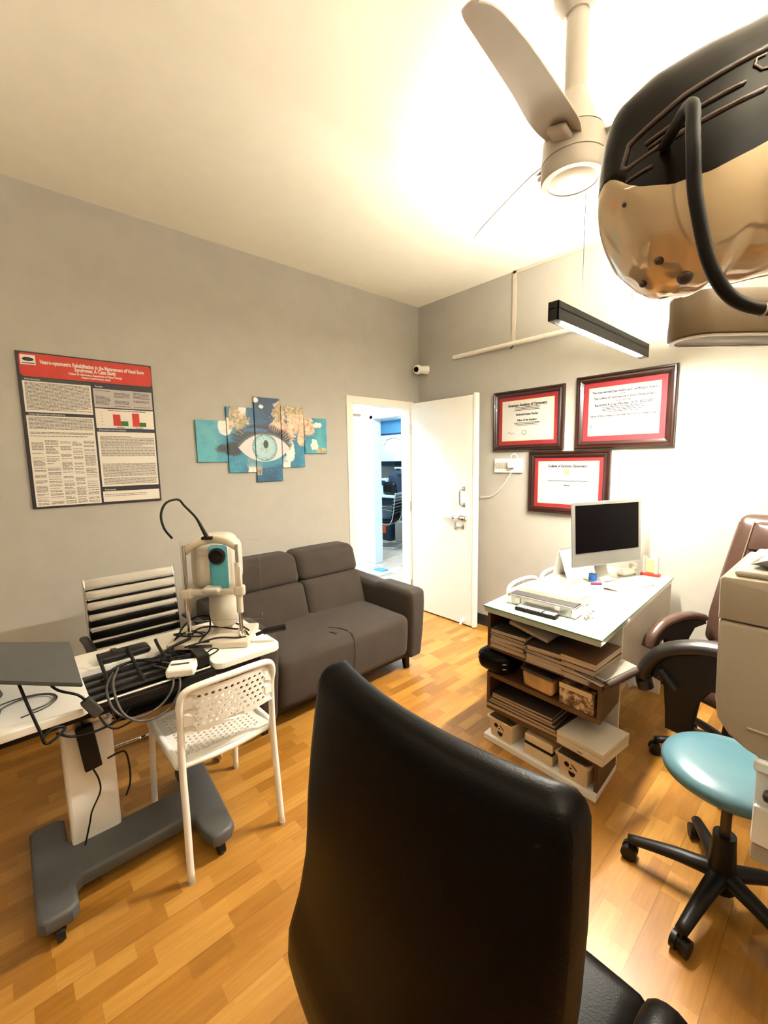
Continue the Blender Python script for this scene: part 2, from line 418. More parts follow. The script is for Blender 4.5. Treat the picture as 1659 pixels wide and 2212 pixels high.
# contents of the treatment room seen through the two doorways
t = thing('air_conditioner', 'white wall mounted air conditioner on the blue wall of far room', 'air conditioner', (-6.55, 6.1, 2.28))
b = BM(); bbox(b, -7.1, -6.1, 5.9, 6.1, 2.30, 2.56, .03, 3); build('housing', b, M['clinicwhite'], t)
b = BM(); cyl(b, (-6.6, 5.902, 2.45), (-6.6, 5.89, 2.45), .05); build('badge', b, M['posterblue'], t)
b = BM(); bbox(b, -7.05, -6.15, 5.88, 5.9, 2.31, 2.35, .005); build('air_flap', b, M['lightgrey'], t)
t = thing('wall_cabinet', 'white wall cabinets under a blue panel in far treatment room', 'cabinet', (-6.6, 6.1, 1.45))
b = BM(); bbox(b, -8.0, -5.4, 5.75, 6.1, 1.47, 1.98); build('body', b, M['clinicwhite'], t)
for i in range(5):
    b = BM(); bbox(b, -8.0 + .52 * i + .006, -8.0 + .52 * i + .514, 5.73, 5.75, 1.475, 1.975); build('door', b, M['clinicwhite'], t)
b = BM(); box(b, -8.0, -5.4, 5.73, 5.76, 1.985, 2.01); build('cornice', b, M['posterblue'], t)
b = BM(); bbox(b, -6.7, -6.2, 5.85, 6.09, 1.38, 1.468); tag(build('projector', b, M['bluegrey']), 'dark box fixed under the white wall cabinets of far room', 'projector')
t = thing('counter', 'white counter with dark drawers along the far room wall', 'counter', (-6.5, 5.75, 0))
b = BM(); bbox(b, -8, -5.0, 5.35, 6.08, .80, .84, .006); build('countertop', b, M['clinicwhite'], t)
b = BM(); bbox(b, -8, -5.0, 5.42, 6.08, .62, .80); build('drawer_band', b, M['bluegrey'], t)
b = BM(); bbox(b, -8, -6.5, 5.5, 6.08, 0, .62); build('side_panel', b, M['clinicwhite'], t)
b = BM(); bbox(b, -7.9, -5.1, 6.09, 6.099, .86, 1.36); tag(build('splashback', b, M['lightgrey']), 'brownish panel on wall between counter and white cabinets', 'splashback')
t = thing('backpack', 'black backpack standing on white counter in far room', 'backpack', (-5.95, 5.6, .84))
b = BM(); cushion(b, -6.12, -5.72, 5.56, 5.82, .842, 1.28, .11, (.03, .04, .02), 8); build('bag_body', b, M['bluegrey'], t, smooth='all')
b = BM(); cushion(b, -6.16, -5.83, 5.47, 5.57, .842, 1.08, .05, (.01, .02, .01), 8); build('front_pocket', b, M['black'], t, smooth='all')
b = BM(); tube(b, [(-5.96, 5.68, 1.26), (-5.92, 5.66, 1.34), (-5.86, 5.68, 1.26)], .012); build('strap', b, M['black'], t, smooth='all')
t = thing('microscope', 'small white and black microscope on far counter', 'microscope', (-6.45, 5.6, .84))
b = BM(); bbox(b, -6.66, -6.46, 5.45, 5.62, .84, .88, .01); build('base', b, M['clinicwhite'], t)
b = BM(); tube(b, [(-6.54, 5.56, .88), (-6.52, 5.58, 1.05), (-6.56, 5.56, 1.2)], .03); build('arm', b, M['clinicwhite'], t, smooth=True)
b = BM(); cyl(b, (-6.57, 5.50, .98), (-6.57, 5.55, 1.32), .035, .045); build('eyepiece', b, M['bluegrey'], t, smooth=True)
b = BM(); bbox(b, -6.62, -6.50, 5.46, 5.58, .98, 1.0, .003); build('stage', b, M['black'], t)
t = thing('tabletop_device', 'white boxy device between microscope and backpack on far counter', 'device', (-6.3, 5.7, .84))
b = BM(); bbox(b, -6.42, -6.21, 5.62, 5.80, .842, 1.14, .015); build('housing', b, M['clinicwhite'], t)
b = BM(); bbox(b, -6.40, -6.23, 5.613, 5.622, 1.0, 1.1, .003); build('display', b, M['posterblue'], t)
t = thing('gooseneck_lamp', 'tall steel pole lamp with curved neck on far counter', 'lamp', (-5.62, 5.5, .84))
b = BM(); cyl(b, (-5.62, 5.5, .85), (-5.62, 5.5, 1.72), .022); build('pole', b, M['steel'], t, smooth=True)
b = BM(); lathe(b, [(0, 0), (.07, 0), (.06, .02), (0, .025)], (-5.62, 5.5, .84)); build('base', b, M['steel'], t, smooth=True)
b = BM(); tube(b, [(-5.62, 5.5, 1.72), (-5.68, 5.5, 1.85), (-5.85, 5.48, 1.90), (-6.02, 5.46, 1.86)], .008); build('neck', b, M['steel'], t, smooth=True)
b = BM(); cyl(b, (-6.02, 5.46, 1.86), (-6.1, 5.45, 1.79), .018, .035); build('lamp_shade', b, M['clinicwhite'], t, smooth=True)
b = BM(); bbox(b, -5.82, -5.56, 5.47, 5.53, 1.34, 1.365); bbox(b, -5.66, -5.58, 5.46, 5.54, 1.52, 1.6, .01); build('clamp', b, M['clinicwhite'], t)
b = BM(); cushion(b, -6.02, -5.78, 5.30, 5.6, .0, .42, .03, n=5); t = tag(build('bin', b, M['bluegrey'], smooth='all'), 'dark bin with orange patch on floor under far counter', 'bin')
b = BM(); bbox(b, -5.97, -5.88, 5.29, 5.30, .14, .34, .02); build('orange_patch', b, M['orange'], t, label='orange patch')
b = BM(); bbox(b, -5.7, -5.2, 5.35, 5.65, 0, .38, .02); tag(build('storage_box', b, M['lightgrey']), 'grey storage box on floor beside the dark bin', 'box')
t = thing('foot_pad', 'pale blue flat pad lying on corridor floor beyond the sofa arm', 'mat', (-4.23, 3.72, 0))
b = BM(); bbox(b, -4.36, -4.10, 3.56, 3.80, 0, .03, .008); build('pad', b, M['clinicwhite'], t)
b = BM(); bbox(b, -4.34, -4.16, 3.66, 3.78, .03, .045, .006); build('grip', b, M['tealp'], t)

# cantilever chair with ribbed back, local frame: faces +x, origin on floor
def cantilever_chair(name, label, loc, rz, dark=True):
    t = thing(name, label, 'chair', loc, rz)
    w = .205
    for s in (-1, 1):
        b = BM()
        tube(b, [(-.20, s * .235, .66), (-.02, s * .235, .68), (.17, s * .235, .67), (.23, s * .235, .62), (.23, s * .235, .40), (.22, s * .235, .08), (.17, s * .235, .014), (-.1, s * .235, .012), (-.26, s * .20, .012), (-.27, 0, .012)], .012)
        build('side_frame', b, M['chrome'], t, local=True, smooth='all')
        b = BM(); tube(b, [(-.20, s * .235, .672), (-.02, s * .235, .693), (.15, s * .235, .687)], .02, ry=.012, up=(0, 0, 1)); build('armrest', b, M['black'], t, local=True, smooth='all')
        b = BM(); tube(b, [(.22, s * w, .43), (-.12, s * w, .42), (-.19, s * w, .47), (-.225, s * w, .60), (-.27, s * w, .95)], .009); build('rail', b, M['chrome'], t, local=True, smooth='all')
    b = BM(); cushion(b, -.15, .24, -w + .01, w - .01, .415, .455, .018, (0, 0, .006), 8); build('seat', b, M['leather'], t, local=True, smooth='all')
    for z in (.40,):
        b = BM(); cyl(b, (-.12, -.235, z), (-.12, .235, z), .009); build('crossbar', b, M['chrome'], t, local=True, smooth=True)
    def xz(f): # point on the backrest, f = 0 bottom .. 1 top
        z = .47 + f * .475; x = -.19 - .02 * f - .06 * f * f
        return x, z
    vis = lambda q: .22 + .78 * q
    bands = [(0, .21, 0)] + [(vis(a0_), vis(b0_), k0_) for a0_, b0_, k0_ in [(0, .055, 0), (.06, .075, 1), (.08, .17, 0), (.175, .19, 1), (.2, .31, 0), (.32, .36, 1), (.365, .46, 0), (.465, .53, 1), (.535, .60, 0), (.605, .69, 1), (.695, .73, 0), (.735, .84, 1), (.845, .87, 0), (.875, 1, 1)]]
    for kind, nm, mt in ((0, 'back_rib', M['leather']), (1, 'reflection_rib', M['lightgrey'])):  # pale colour paints the bright wall's reflection on glossy black ribs
        b = BM()
        for f0, f1, k in bands:
            if k != kind: continue
            (xa, za), (xb, zb) = xz(f0), xz(f1)
            ex = Vector((xb - xa, 0, zb - za)); L = ex.length
            cushion(b, 0, L, -w, w, -.008, .008, .006, n=3, mtx=frame_m((xa, 0, za), ex, (0, 1, 0)))
        build(nm + 's', b, mt, t, local=True, smooth='all')
    return t
cantilever_chair('cantilever_chair', 'black ribbed chrome cantilever chair beside far counter in next room', (-5.52, 4.97, 0), math.radians(205))
cantilever_chair('cantilever_chair', 'cantilever chair with ribbed back behind instrument table by poster wall', (-2.28, .47, 0), 0)

# ------------------------------------------------------------------ poster on the left wall
XW = -2.9985
t = thing('research_poster', 'large research poster with red header on left wall above ribbed chair', 'poster', (XW, .44, 1.28))
PY0, PY1, PZ0, PZ1 = .122, .762, 1.282, 2.113
def wall_rect(b, y0, y1, z0, z1, x0, d=.0015): box(b, x0, x0 + d, y0, y1, z0, z1)
b = BM(); bbox(b, XW, XW + .012, PY0, PY1, PZ0, PZ1, .002); build('backing_board', b, M['posterdark'], t)
X1 = XW + .0122
b = BM(); prism(b, rrect(PY0 + .012, PY1 - .004, 1.985, 2.105, .02), frame_m((X1, 0, 0), (0, 1, 0), (0, 0, 1)), .0015); hd = build('header', b, M['posterred'], t, label='red title banner')
b = BM()
mt = lambda y, z: frame_m((X1 + .002, y, z), (0, 1, 0), (0, 0, 1))
text_bm(b, 'Neuro-optometric Rehabilitation in the Management of Visual Snow', mt(.47, 2.065), .03, fit=.50)
text_bm(b, 'Syndrome: A Case Study', mt(.47, 2.042), .03, fit=.20)
text_bm(b, 'College of Optometry, Department of Vision Therapy', mt(.47, 2.019), .016, fit=.26)
text_bm(b, 'Neuro-optometry clinic', mt(.47, 2.003), .014, fit=.14)
build('title_text', b, M['posterwhite'], hd)
b = BM(); wall_rect(b, .140, .203, 2.045, 2.095, X1 + .0015); lg = build('logo', b, M['posterwhite'], t, label='white square logo with an eye')
b = BM()
ell = lambda cy, cz, a, c, n=24: [(cy + a * math.cos(2 * PI * i / n), cz + c * math.sin(2 * PI * i / n)) for i in range(n)]
prism(b, ell(.172, 2.073, .024, .010), frame_m((X1 + .003, 0, 0), (0, 1, 0), (0, 0, 1)), .0006)
build('eye_mark', b, M['ink'], lg)
b = BM(); prism(b, ell(.172, 2.073, .009, .009), frame_m((X1 + .0036, 0, 0), (0, 1, 0), (0, 0, 1)), .0006); wall_rect(b, .146, .198, 2.051, 2.055, X1 + .003); build('iris_mark', b, M['posterdark'], lg)
panels = [(.138, .438, 1.800, 1.962, 'w'), (.138, .438, 1.292, 1.782, 'w'), (.449, .752, 1.845, 1.950, 'g'), (.449, .752, 1.727, 1.838, 'w'), (.449, .752, 1.385, 1.705, 'w'), (.449, .752, 1.295, 1.357, 'w')]
for (y0, y1, z0, z1, k) in panels:
    b = BM(); wall_rect(b, y0, y1, z0, z1, X1); build('panel', b, M['posterwhite'] if k == 'w' else M['postergrey'], t)
for (y0, y1, z0, z1, mm, tx) in ((.138, .438, 1.963, 1.980, 'postergreen', 'Introduction'), (.138, .438, 1.783, 1.798, 'posterdark', 'Case report and methodology'), (.449, .752, 1.952, 1.972, 'posterdark', 'Results'), (.449, .752, 1.707, 1.724, 'posterblue', 'Discussion and conclusion'), (.449, .752, 1.359, 1.374, 'posterdark', 'References')):
    b = BM(); wall_rect(b, y0, y1, z0, z1, X1); hb = build('heading_bar', b, M[mm], t)
    b = BM(); text_bm(b, tx, frame_m((X1 + .002, y0 + .01, (z0 + z1) / 2), (0, 1, 0), (0, 0, 1)), .013, 'LEFT'); build('heading_text', b, M['postergrey'], hb)
rnd = random.Random(3)
def text_lines(b, y0, y1, z0, z1, step, h, gaps=()):
    z = z1 - step
    k = 0
    while z > z0 + step * .5:
        k += 1
        if k not in gaps:
            y = y0; end = y1 - (rnd.random() * .5 * (y1 - y0) if rnd.random() < .1 else 0)
            while y < end - .004:
                l = rnd.uniform(.006, .026); wall_rect(b, y, min(y + l, end), z, z + h, X1 + .0015, .0003); y += l + .0022
        z -= step
b = BM()
text_lines(b, .146, .431, 1.806, 1.958, .0066, .0028)
text_lines(b, .146, .431, 1.668, 1.778, .0066, .0028, (11, 12, 15))
for (c0, c1) in ((.146, .196), (.205, .262), (.27, .318), (.326, .37), (.378, .43)):
    text_lines(b, c0, c1, 1.298, 1.655, .0062, .0024, tuple(rnd.sample(range(1, 56), 20)))
for (c0, c1) in ((.457, .53), (.55, .63), (.65, .74)): text_lines(b, c0, c1, 1.850, 1.945, .0075, .0026, tuple(rnd.sample(range(1, 13), 4)))
text_lines(b, .46, .745, 1.555, 1.69, .0066, .0026, (1,)); text_lines(b, .46, .745, 1.392, 1.53, .0066, .0026, (1, 14))
text_lines(b, .457, .68, 1.315, 1.345, .009, .0024)
build('body_text', b, M['ink'], t)
b = BM()
for i, z in enumerate((1.655 - .036 * k for k in range(10))):
    for j, (c0, c1) in enumerate(((.142, .200), (.200, .266), (.266, .322), (.322, .374), (.374, .434))):
        if (i * 3 + j * 2 + i * j) % 4 != 1: wall_rect(b, c0 + .0006, c1 - .0006, z - .034, z, X1 + .0008, .0005)
build('table_shading', b, M['postergrey'], t)
for mm, bars in (('posterred', ((.535, .573, 1.742, 1.808), (.635, .673, 1.740, 1.818))), ('green', ((.573, .612, 1.742, 1.770), (.673, .709, 1.740, 1.765)))):
    for q in bars:
        b = BM(); wall_rect(b, *q, X1 + .0016, .001); build('chart_bar', b, M[mm], t, label='red chart bar' if mm == 'posterred' else 'green chart bar')
b = BM()
text_bm(b, 'Change in symptom score before and after treatment', mt(.61, 1.830), .008, fit=.2)
text_bm(b, 'Pre therapy', mt(.57, 1.733), .008); text_bm(b, 'Post therapy', mt(.67, 1.733), .008)
for k in range(5): wall_rect(b, .475, .482, 1.745 + k * .018, 1.747 + k * .018, X1 + .0016, .0003)
build('chart_text', b, M['ink'], t)

# ------------------------------------------------------------------ five-piece eye picture (procedural print, wall coordinates)
def eye_print():
    m = mat('printed eye and map canvas', (.05, .2, .35), .45); x = NX(m); c = x.coords(); Y, Z = c[1], c[2]
    P = x.comb(0., Y, Z)
    n1 = x.noise(P, 3.2, 5, .62); n2 = x.noise(P, 12., 4, .6); n3 = x.noise(P, 55., 3, .6)
    mid = x.m('SUBTRACT', 1., x.m('MULTIPLY', x.m('ABSOLUTE', x.m('SUBTRACT', Y, 1.53)), 2.3), clamp=True)
    f = x.m('ADD', x.m('MULTIPLY', mid, .85), x.m('MULTIPLY', x.m('SUBTRACT', n2, .5), .7))
    f = x.m('ADD', f, x.m('MULTIPLY', x.m('SUBTRACT', Z, 1.66), .5))
    sea = x.ramp(f, [(.0, (.07, .33, .38)), (.25, (.016, .19, .30)), (.55, (.008, .10, .20)), (.9, (.006, .04, .10))])
    col = sea
    def ellm(cy, cz, a, b_, soft=.06, nz=.0):
        d = x.m('ADD', x.m('POWER', x.m('DIVIDE', x.m('SUBTRACT', Y, cy), a), 2.), x.m('POWER', x.m('DIVIDE', x.m('SUBTRACT', Z, cz), b_), 2.))
        if nz: d = x.m('ADD', d, x.m('MULTIPLY', x.m('SUBTRACT', nj, .5), nz))
        return x.m('MULTIPLY', x.m('SUBTRACT', 1. + soft, d), 1. / (2 * soft), clamp=True), d
    nj = x.noise(P, 20., 6, .7)
    land = x.ramp(x.noise(P, 30., 6, .75), [(.3, (.10, .09, .03)), (.5, (.40, .30, .15)), (.66, (.80, .68, .50))])
    pink = x.ramp(x.noise(P, 26., 6, .75), [(.32, (.28, .14, .08)), (.5, (.62, .42, .28)), (.66, (.85, .70, .52))])
    ice = x.ramp(nj, [(.3, (.55, .55, .48)), (.6, (.82, .78, .70))])
    for (cy, cz, a, b_, cc, nz) in ((1.20, 1.765, .050, .065, ice, 1.0), (1.30, 1.825, .075, .105, land, 6.), (1.335, 1.89, .03, .03, ice, 4.), (1.435, 1.96, .02, .02, ice, 2.), (1.475, 1.915, .018, .014, ice, 2.),
            (1.625, 1.85, .06, .13, land, 5.), (1.60, 1.77, .07, .04, pink, 4.), (1.70, 1.75, .07, .07, pink, 5.), (1.78, 1.82, .13, .10, pink, 5.), (1.76, 1.91, .10, .035, land, 3.), (1.805, 1.70, .035, .075, pink, 3.),
            (1.88, 1.77, .055, .055, pink, 3.), (1.955, 1.80, .04, .022, ice, 5.), (1.925, 1.64, .035, .045, ice, 6.), (1.99, 1.60, .05, .02, land, 5.), (1.405, 1.50, .062, .085, land, 4.), (1.385, 1.455, .03, .05, ice, 3.), (1.665, 1.50, .035, .055, ice, 2.), (1.70, 1.60, .04, .09, ice, 3.)):
        k, _ = ellm(cy, cz, a, b_, .12, nz); col = x.mix(k, col, cc)
    # dark lid shadow with lashes
    ang = x.m('ARCTAN2', x.m('SUBTRACT', Z, 1.60), x.m('SUBTRACT', Y, 1.52))
    k, d = ellm(1.475, 1.665, .245, .120, .15, 1.0)
    ray_ = x.m('SINE', x.m('MULTIPLY', ang, 60.))
    k = x.m('MULTIPLY', k, x.m('ADD', .8, x.m('MULTIPLY', ray_, .2)), clamp=True)
    col = x.mix(k, col, (.010, .010, .008))
    k, _ = ellm(1.26, 1.605, .13, .045, .3, 2.5); col = x.mix(k, col, (.006, .012, .014))
    k, _ = ellm(1.47, 1.54, .19, .07, .3, 2.); col = x.mix(x.m('MULTIPLY', k, .8), col, (.03, .22, .32))
    k, _ = ellm(1.42, 1.745, .10, .014, .5, 2.5); col = x.mix(k, col, (.03, .10, .22))
    # eyeball: two circles crossing
    d1 = x.m('ADD', x.m('POWER', x.m('SUBTRACT', Y, 1.492), 2.), x.m('POWER', x.m('SUBTRACT', Z, 1.46), 2.))
    d2 = x.m('ADD', x.m('POWER', x.m('SUBTRACT', Y, 1.492), 2.), x.m('POWER', x.m('SUBTRACT', Z, 1.77), 2.))
    inn = x.m('MULTIPLY', x.m('LESS_THAN', d1, .0740), x.m('LESS_THAN', d2, .0650))
    col = x.mix(inn, col, (.60, .57, .54))
    k, d = ellm(1.492, 1.620, .100, .102, .03)
    iris = x.ramp(x.m('ADD', x.m('MULTIPLY', x.noise(x.comb(x.m('MULTIPLY', ang, 6.), x.m('MULTIPLY', d, 1.5), 0.), 3., 3), .8), x.m('MULTIPLY', d, .28)), [(.3, (.06, .12, .10)), (.42, (.42, .58, .56)), (.60, (.30, .48, .50)), (.68, (.02, .14, .17))])
    col = x.mix(x.m('MULTIPLY', k, inn), col, iris)
    col = x.mix(x.m('MULTIPLY', x.m('MULTIPLY', inn, x.m('GREATER_THAN', x.m('ADD', d1, x.m('MULTIPLY', x.m('SINE', x.m('MULTIPLY', ang, 90.)), .0014)), .0655)), .9), col, (.015, .010, .006))
    k, _ = ellm(1.500, 1.643, .020, .030, .1); col = x.mix(k, col, (.01, .015, .015))
    # left brightening, light speckles
    sp = x.m('GREATER_THAN', n3, .67); col = x.mix(x.m('MULTIPLY', sp, .35), col, (.6, .8, .8))
    x.col(col); return m
XW = -3.0
M['eye'] = eye_print()
for (y0, y1, z0, z1, lb) in ((1.002, 1.208, 1.518, 1.80, 'leftmost teal canvas of the five-piece eye picture'),
        (1.214, 1.415, 1.44, 1.90, 'second canvas of eye picture, with outer lashes, left of centre piece'),
        (1.421, 1.630, 1.367, 1.982, 'tallest middle canvas of the eye picture showing the pupil'),
        (1.636, 1.830, 1.468, 1.932, 'fourth canvas of eye picture, with tan land, right of centre piece'),
        (1.836, 2.045, 1.573, 1.854, 'rightmost small blue canvas of the eye picture near door')):
    b = BM(); bbox(b, XW, XW + .018, y0, y1, z0, z1, .002); tag(build('eye_canvas', b, M['eye']), lb, 'canvas picture', 'five-piece eye picture on the left wall')

# ------------------------------------------------------------------ framed certificates on the back wall
YW = 3.17
def certificate(x0, x1, z0, z1, label, fw, mw, lines, sig=()):
    t = thing('framed_certificate', label, 'framed certificate', ((x0 + x1) / 2, YW, z0), 0, 'framed certificates on the back wall')
    b = BM()
    cx, cz, w, h = (x0 + x1) / 2, (z0 + z1) / 2, x1 - x0, z1 - z0
    prof = [(0, 0), (0, .026), (.006, .034), (.014, .034), (.02, .026), (fw * .6, .03), (fw * .75, .024), (fw, .018), (fw, 0)]
    rings = []
    for d, e in prof:
        rings.append([b.verts.new((X, YW - e, Z)) for X, Z in ((x0 + d, z0 + d), (x1 - d, z0 + d), (x1 - d, z1 - d), (x0 + d, z1 - d))])
    for A, B in zip(rings, rings[1:] + rings[:1]):
        for i in range(4): b.faces.new((A[i], A[(i + 1) % 4], B[(i + 1) % 4], B[i]))
    build('frame', b, M['frame'], t)
    b = BM(); box(b, x0 + fw, x1 - fw, YW - .012, YW - .008, z0 + fw, z1 - fw); build('mount', b, M['redmat'], t, label='red mount')
    i = fw + mw
    b = BM(); box(b, x0 + i - .005, x1 - i + .005, YW - .0135, YW - .012, z0 + i - .005, z1 - i + .005); build('gold_slip', b, M['gold'], t)
    b = BM(); box(b, x0 + i, x1 - i, YW - .015, YW - .0135, z0 + i, z1 - i); pg = build('certificate_paper', b, M['paper'], t)
    b = BM()
    for (s, dz, sz, ft) in lines:
        if s == '-': bx = cx - ft / 2; box(b, bx, bx + ft, YW - .0158, YW - .015, z1 - i - dz, z1 - i - dz + sz)
        else: text_bm(b, s, frame_m((cx, YW - .0155, z1 - i - dz), (1, 0, 0), (0, 0, 1)), sz, fit=ft)
    build('lettering', b, M['ink'] if fw < .052 else M['ink'], pg)
    return t, pg, cx, z0 + i, z1 - i
L1 = [('American Academy of Optometry', .035, .03, .34), ('-', .056, .0042, .22), ('-', .067, .0042, .2), ('-', .078, .0042, .22), ('Ravindra Kumar Pandey', .11, .022, .19), ('Fellow of the Academy', .155, .022, .17), ('-', .178, .0042, .22), ('-', .188, .0042, .21), ('-', .198, .0025, .18)]
t, pg, cx, zb, zt = certificate(-2.118, -1.512, 1.568, 2.048, 'upper left red-mounted certificate in dark frame, above the wall switches', .048, .036, L1)
b = BM()
for k in range(10):
    a = 2 * PI * k / 10; cyl(b, (cx - .02 + .018 * math.cos(a), YW - .016, zb + .06 + .018 * math.sin(a)), (cx - .02 + .018 * math.cos(a + .63), YW - .016, zb + .06 + .018 * math.sin(a + .63)), .001, n=5)
tube(b, [(cx - .17, YW - .016, zb + .055), (cx - .15, YW - .016, zb + .07), (cx - .14, YW - .016, zb + .05), (cx - .11, YW - .016, zb + .06)], .001, n=4)
build('seal_and_signature', b, M['ink'], pg)
L2 = [('The International Examination and Certification Board', .03, .022, .40), ('of the', .05, .014, .03), ('The College of Optometrists in Vision Development', .070, .022, .38), ('This is to certify that', .092, .016, .1), ('Ravindra Kumar Pandey, D.O., FCOVD', .116, .026, .36), ('-', .135, .0042, .26), ('-', .145, .0042, .26), ('-', .155, .0042, .26), ('-', .165, .0042, .2), ('Fellow of the College of Optometrists in Vision Development', .19, .02, .42)]
t, pg, cx, zb, zt = certificate(-1.425, -.805, 1.568, 2.072, 'largest certificate in dark frame, upper right, under the pendant lamp end', .052, .040, L2)
b = BM()
for k in range(14):
    a = 2 * PI * k / 14
    for r in (.03, .024): cyl(b, (cx + r * math.cos(a), YW - .016, zb + .055 + r * math.sin(a)), (cx + r * math.cos(a + .46), YW - .016, zb + .055 + r * math.sin(a + .46)), .0012, n=5)
build('gold_seal', b, M['gold'], pg, label='gold seal')
b = BM(); prism(b, [(cx - .22, zb + .06), (cx - .195, zb + .045), (cx - .195, zb + .08)], frame_m((0, YW - .015, 0), (1, 0, 0), (0, 0, 1)), .001); build('teal_emblem', b, M['tealp'], pg)
b = BM()
for q in range(3): box(b, cx - .18, cx - .10, YW - .0158, YW - .015, zb + .05 + q * .01, zb + .052 + q * .01); box(b, cx + .10, cx + .21, YW - .0158, YW - .015, zb + .06 + q * .012, zb + .062 + q * .012)
tube(b, [(cx - .22, YW - .016, zb + .02), (cx - .19, YW - .016, zb + .03), (cx - .17, YW - .016, zb + .015), (cx - .08, YW - .016, zb + .022)], .001, n=4)
build('signatures', b, M['ink'], pg)
L3 = [('College of Syntonic Optometry', .032, .028, .30), ('-', .07, .002, .03), ('-', .145, .0042, .30), ('Fellow', .175, .016, .05)]
t, pg, cx, zb, zt = certificate(-1.782, -1.172, 1.082, 1.556, 'lower certificate with gold emblem in dark frame, just behind monitor', .046, .034, L3)
b = BM(); prism(b, ell(cx + 0., zt - .075, .022, .022), frame_m((0, YW - .015, 0), (1, 0, 0), (0, 0, 1)), .001); build('gold_emblem', b, M['gold'], pg, label='gold round emblem')

# ------------------------------------------------------------------ wall services
t = thing('switch_board', 'white multi-switch socket board on back wall left of lower certificate', 'switch board', (-1.97, YW, 1.39))
b = BM(); bbox(b, -2.105, -1.845, YW - .02, YW, 1.39, 1.505, .004); build('plate', b, M['white'], t)
for k in range(5):
    b = BM(); bbox(b, -2.09 + k * .026, -2.069 + k * .026, YW - .027, YW - .02, 1.425, 1.475, .003); build('switch', b, M['lightgrey'], t)
b = BM(); bbox(b, -1.95, -1.905, YW - .024, YW - .02, 1.42, 1.48, .003)
build('socket', b, M['lightgrey'], t)
t = thing('charger_plug', 'white plug with looped cable in the switch board socket', 'charger', (-1.89, YW - .02, 1.42))
b = BM(); bbox(b, -1.955, -1.905, YW - .06, YW - .024, 1.43, 1.475, .006); build('plug', b, M['white'], t)
b = BM(); tube(b, [(-1.93, 3.12, 1.475), (-1.93, 3.13, 1.53), (-1.89, 3.13, 1.54), (-1.87, 3.13, 1.47), (-1.93, 3.14, 1.40), (-2.02, 3.15, 1.28), (-2.12, 3.15, 1.19), (-2.25, 3.15, 1.17)], .0035)
build('cable', b, M['white'], t, smooth='all')
b = BM(); bbox(b, -1.965, -1.935, YW - .014, YW, 2.43, CH, .002); bbox(b, -1.965, RX, YW - .014, YW, CH - .022, CH, .002)
tag(build('cable_trunking', b, M['cream']), 'cream cable trunking running down back wall from the ceiling edge', 'cable trunking')
t = thing('batten_light', 'unlit white tube batten across back wall above the certificates', 'wall light', (-1.95, YW, 2.40))
b = BM(); bbox(b, -2.555, -1.35, YW - .03, YW, 2.40, 2.432, .004); build('batten', b, M['white'], t)
b = BM(); cyl(b, (-2.53, YW - .033, 2.412), (-1.37, YW - .033, 2.412), .011); build('tube', b, M['fanglass'], t, smooth=True)
b = BM(); tube(b, [(-1.95, YW - .012, 2.40), (-1.96, YW - .02, 2.385), (-1.975, YW - .015, 2.38)], .004); build('wire_end', b, M['cable'], t)
t = thing('security_camera', 'small white round security camera in the room corner above door', 'camera', (-2.94, 3.12, 2.36))
b = BM(); lathe(b, [(0, -.046), (.026, -.038), (.042, -.018), (.046, 0), (.042, .018), (.026, .038), (0, .046)], (-2.925, 3.08, 2.362)); build('housing', b, M['white'], t, smooth='all')
b = BM(); cyl(b, (-2.915, 3.09, 2.362), (-2.88, 3.17, 2.362), .034, .042); build('mount', b, M['white'], t, smooth=True)
b = BM(); d = Vector((.35, -.93, -.1)).normalized(); p = Vector((-2.927, 3.08, 2.362)); cyl(b, p + d * .030, p + d * .0475, .028, .022); build('face', b, M['screen'], t, smooth=True, label='black camera face')
b = BM(); tube(b, [(-2.89, 3.165, 2.35), (-2.87, 3.165, 2.2), (-2.85, 3.165, 2.08)], .0018, n=5); build('wire', b, M['cream'], t)

# ------------------------------------------------------------------ pendant lamp over the desk
LX = -.905
t = thing('pendant_lamp', 'lit black linear pendant lamp hanging over the desk', 'pendant lamp', (LX, 2.3, 2.15))
b = BM()
box(b, LX - .022, LX - .017, 1.76, 2.86, 2.075, 2.15); box(b, LX + .017, LX + .022, 1.76, 2.86, 2.075, 2.15); box(b, LX - .022, LX + .022, 1.76, 2.86, 2.120, 2.124)
box(b, LX - .022, LX + .022, 1.76, 1.765, 2.075, 2.15); box(b, LX - .022, LX + .022, 2.855, 2.86, 2.075, 2.15)
build('housing', b, M['black'], t)
b = BM(); bbox(b, LX - .017, LX + .017, 1.765, 1.86, 2.077, 2.10, .002); bbox(b, LX - .017, LX + .017, 2.78, 2.855, 2.077, 2.10, .002); build('end_cover', b, M['darkgrey'], t)
b = BM(); bbox(b, LX - .0165, LX + .0165, 1.86, 2.78, 2.072, 2.095, .006); build('diffuser', b, M['lit'], t, label='glowing tube')
b = BM(); box(b, LX - .0165, LX + .0165, 1.80, 2.82, 2.124, 2.143); build('added_uplight', b, M['fill_up'], t)  # added upward glow, put in to brighten the ceiling
for y in (2.02, 2.62):
    b = BM(); cyl(b, (LX, y, 2.124), (LX, y, CH), .0016, n=6); build('suspension_wire', b, M['darkgrey'], t)
# added unseen fill light in pendant form, further right, to brighten the ceiling
t = thing('pendant_lamp', 'added unseen fill light in pendant form, to the right', 'pendant lamp', (.95, .9, 2.3))
b = BM(); box(b, .90, 1.0, .1, 1.7, 2.42, 2.47); build('housing', b, M['black'], t)
b = BM(); box(b, .91, .99, .12, 1.68, 2.47, 2.48); build('diffuser', b, M['fill_side'], t)
for y in (.3, 1.5):
    b = BM(); cyl(b, (.95, y, 2.48), (.95, y, CH), .0016, n=6); build('suspension_wire', b, M['darkgrey'], t)

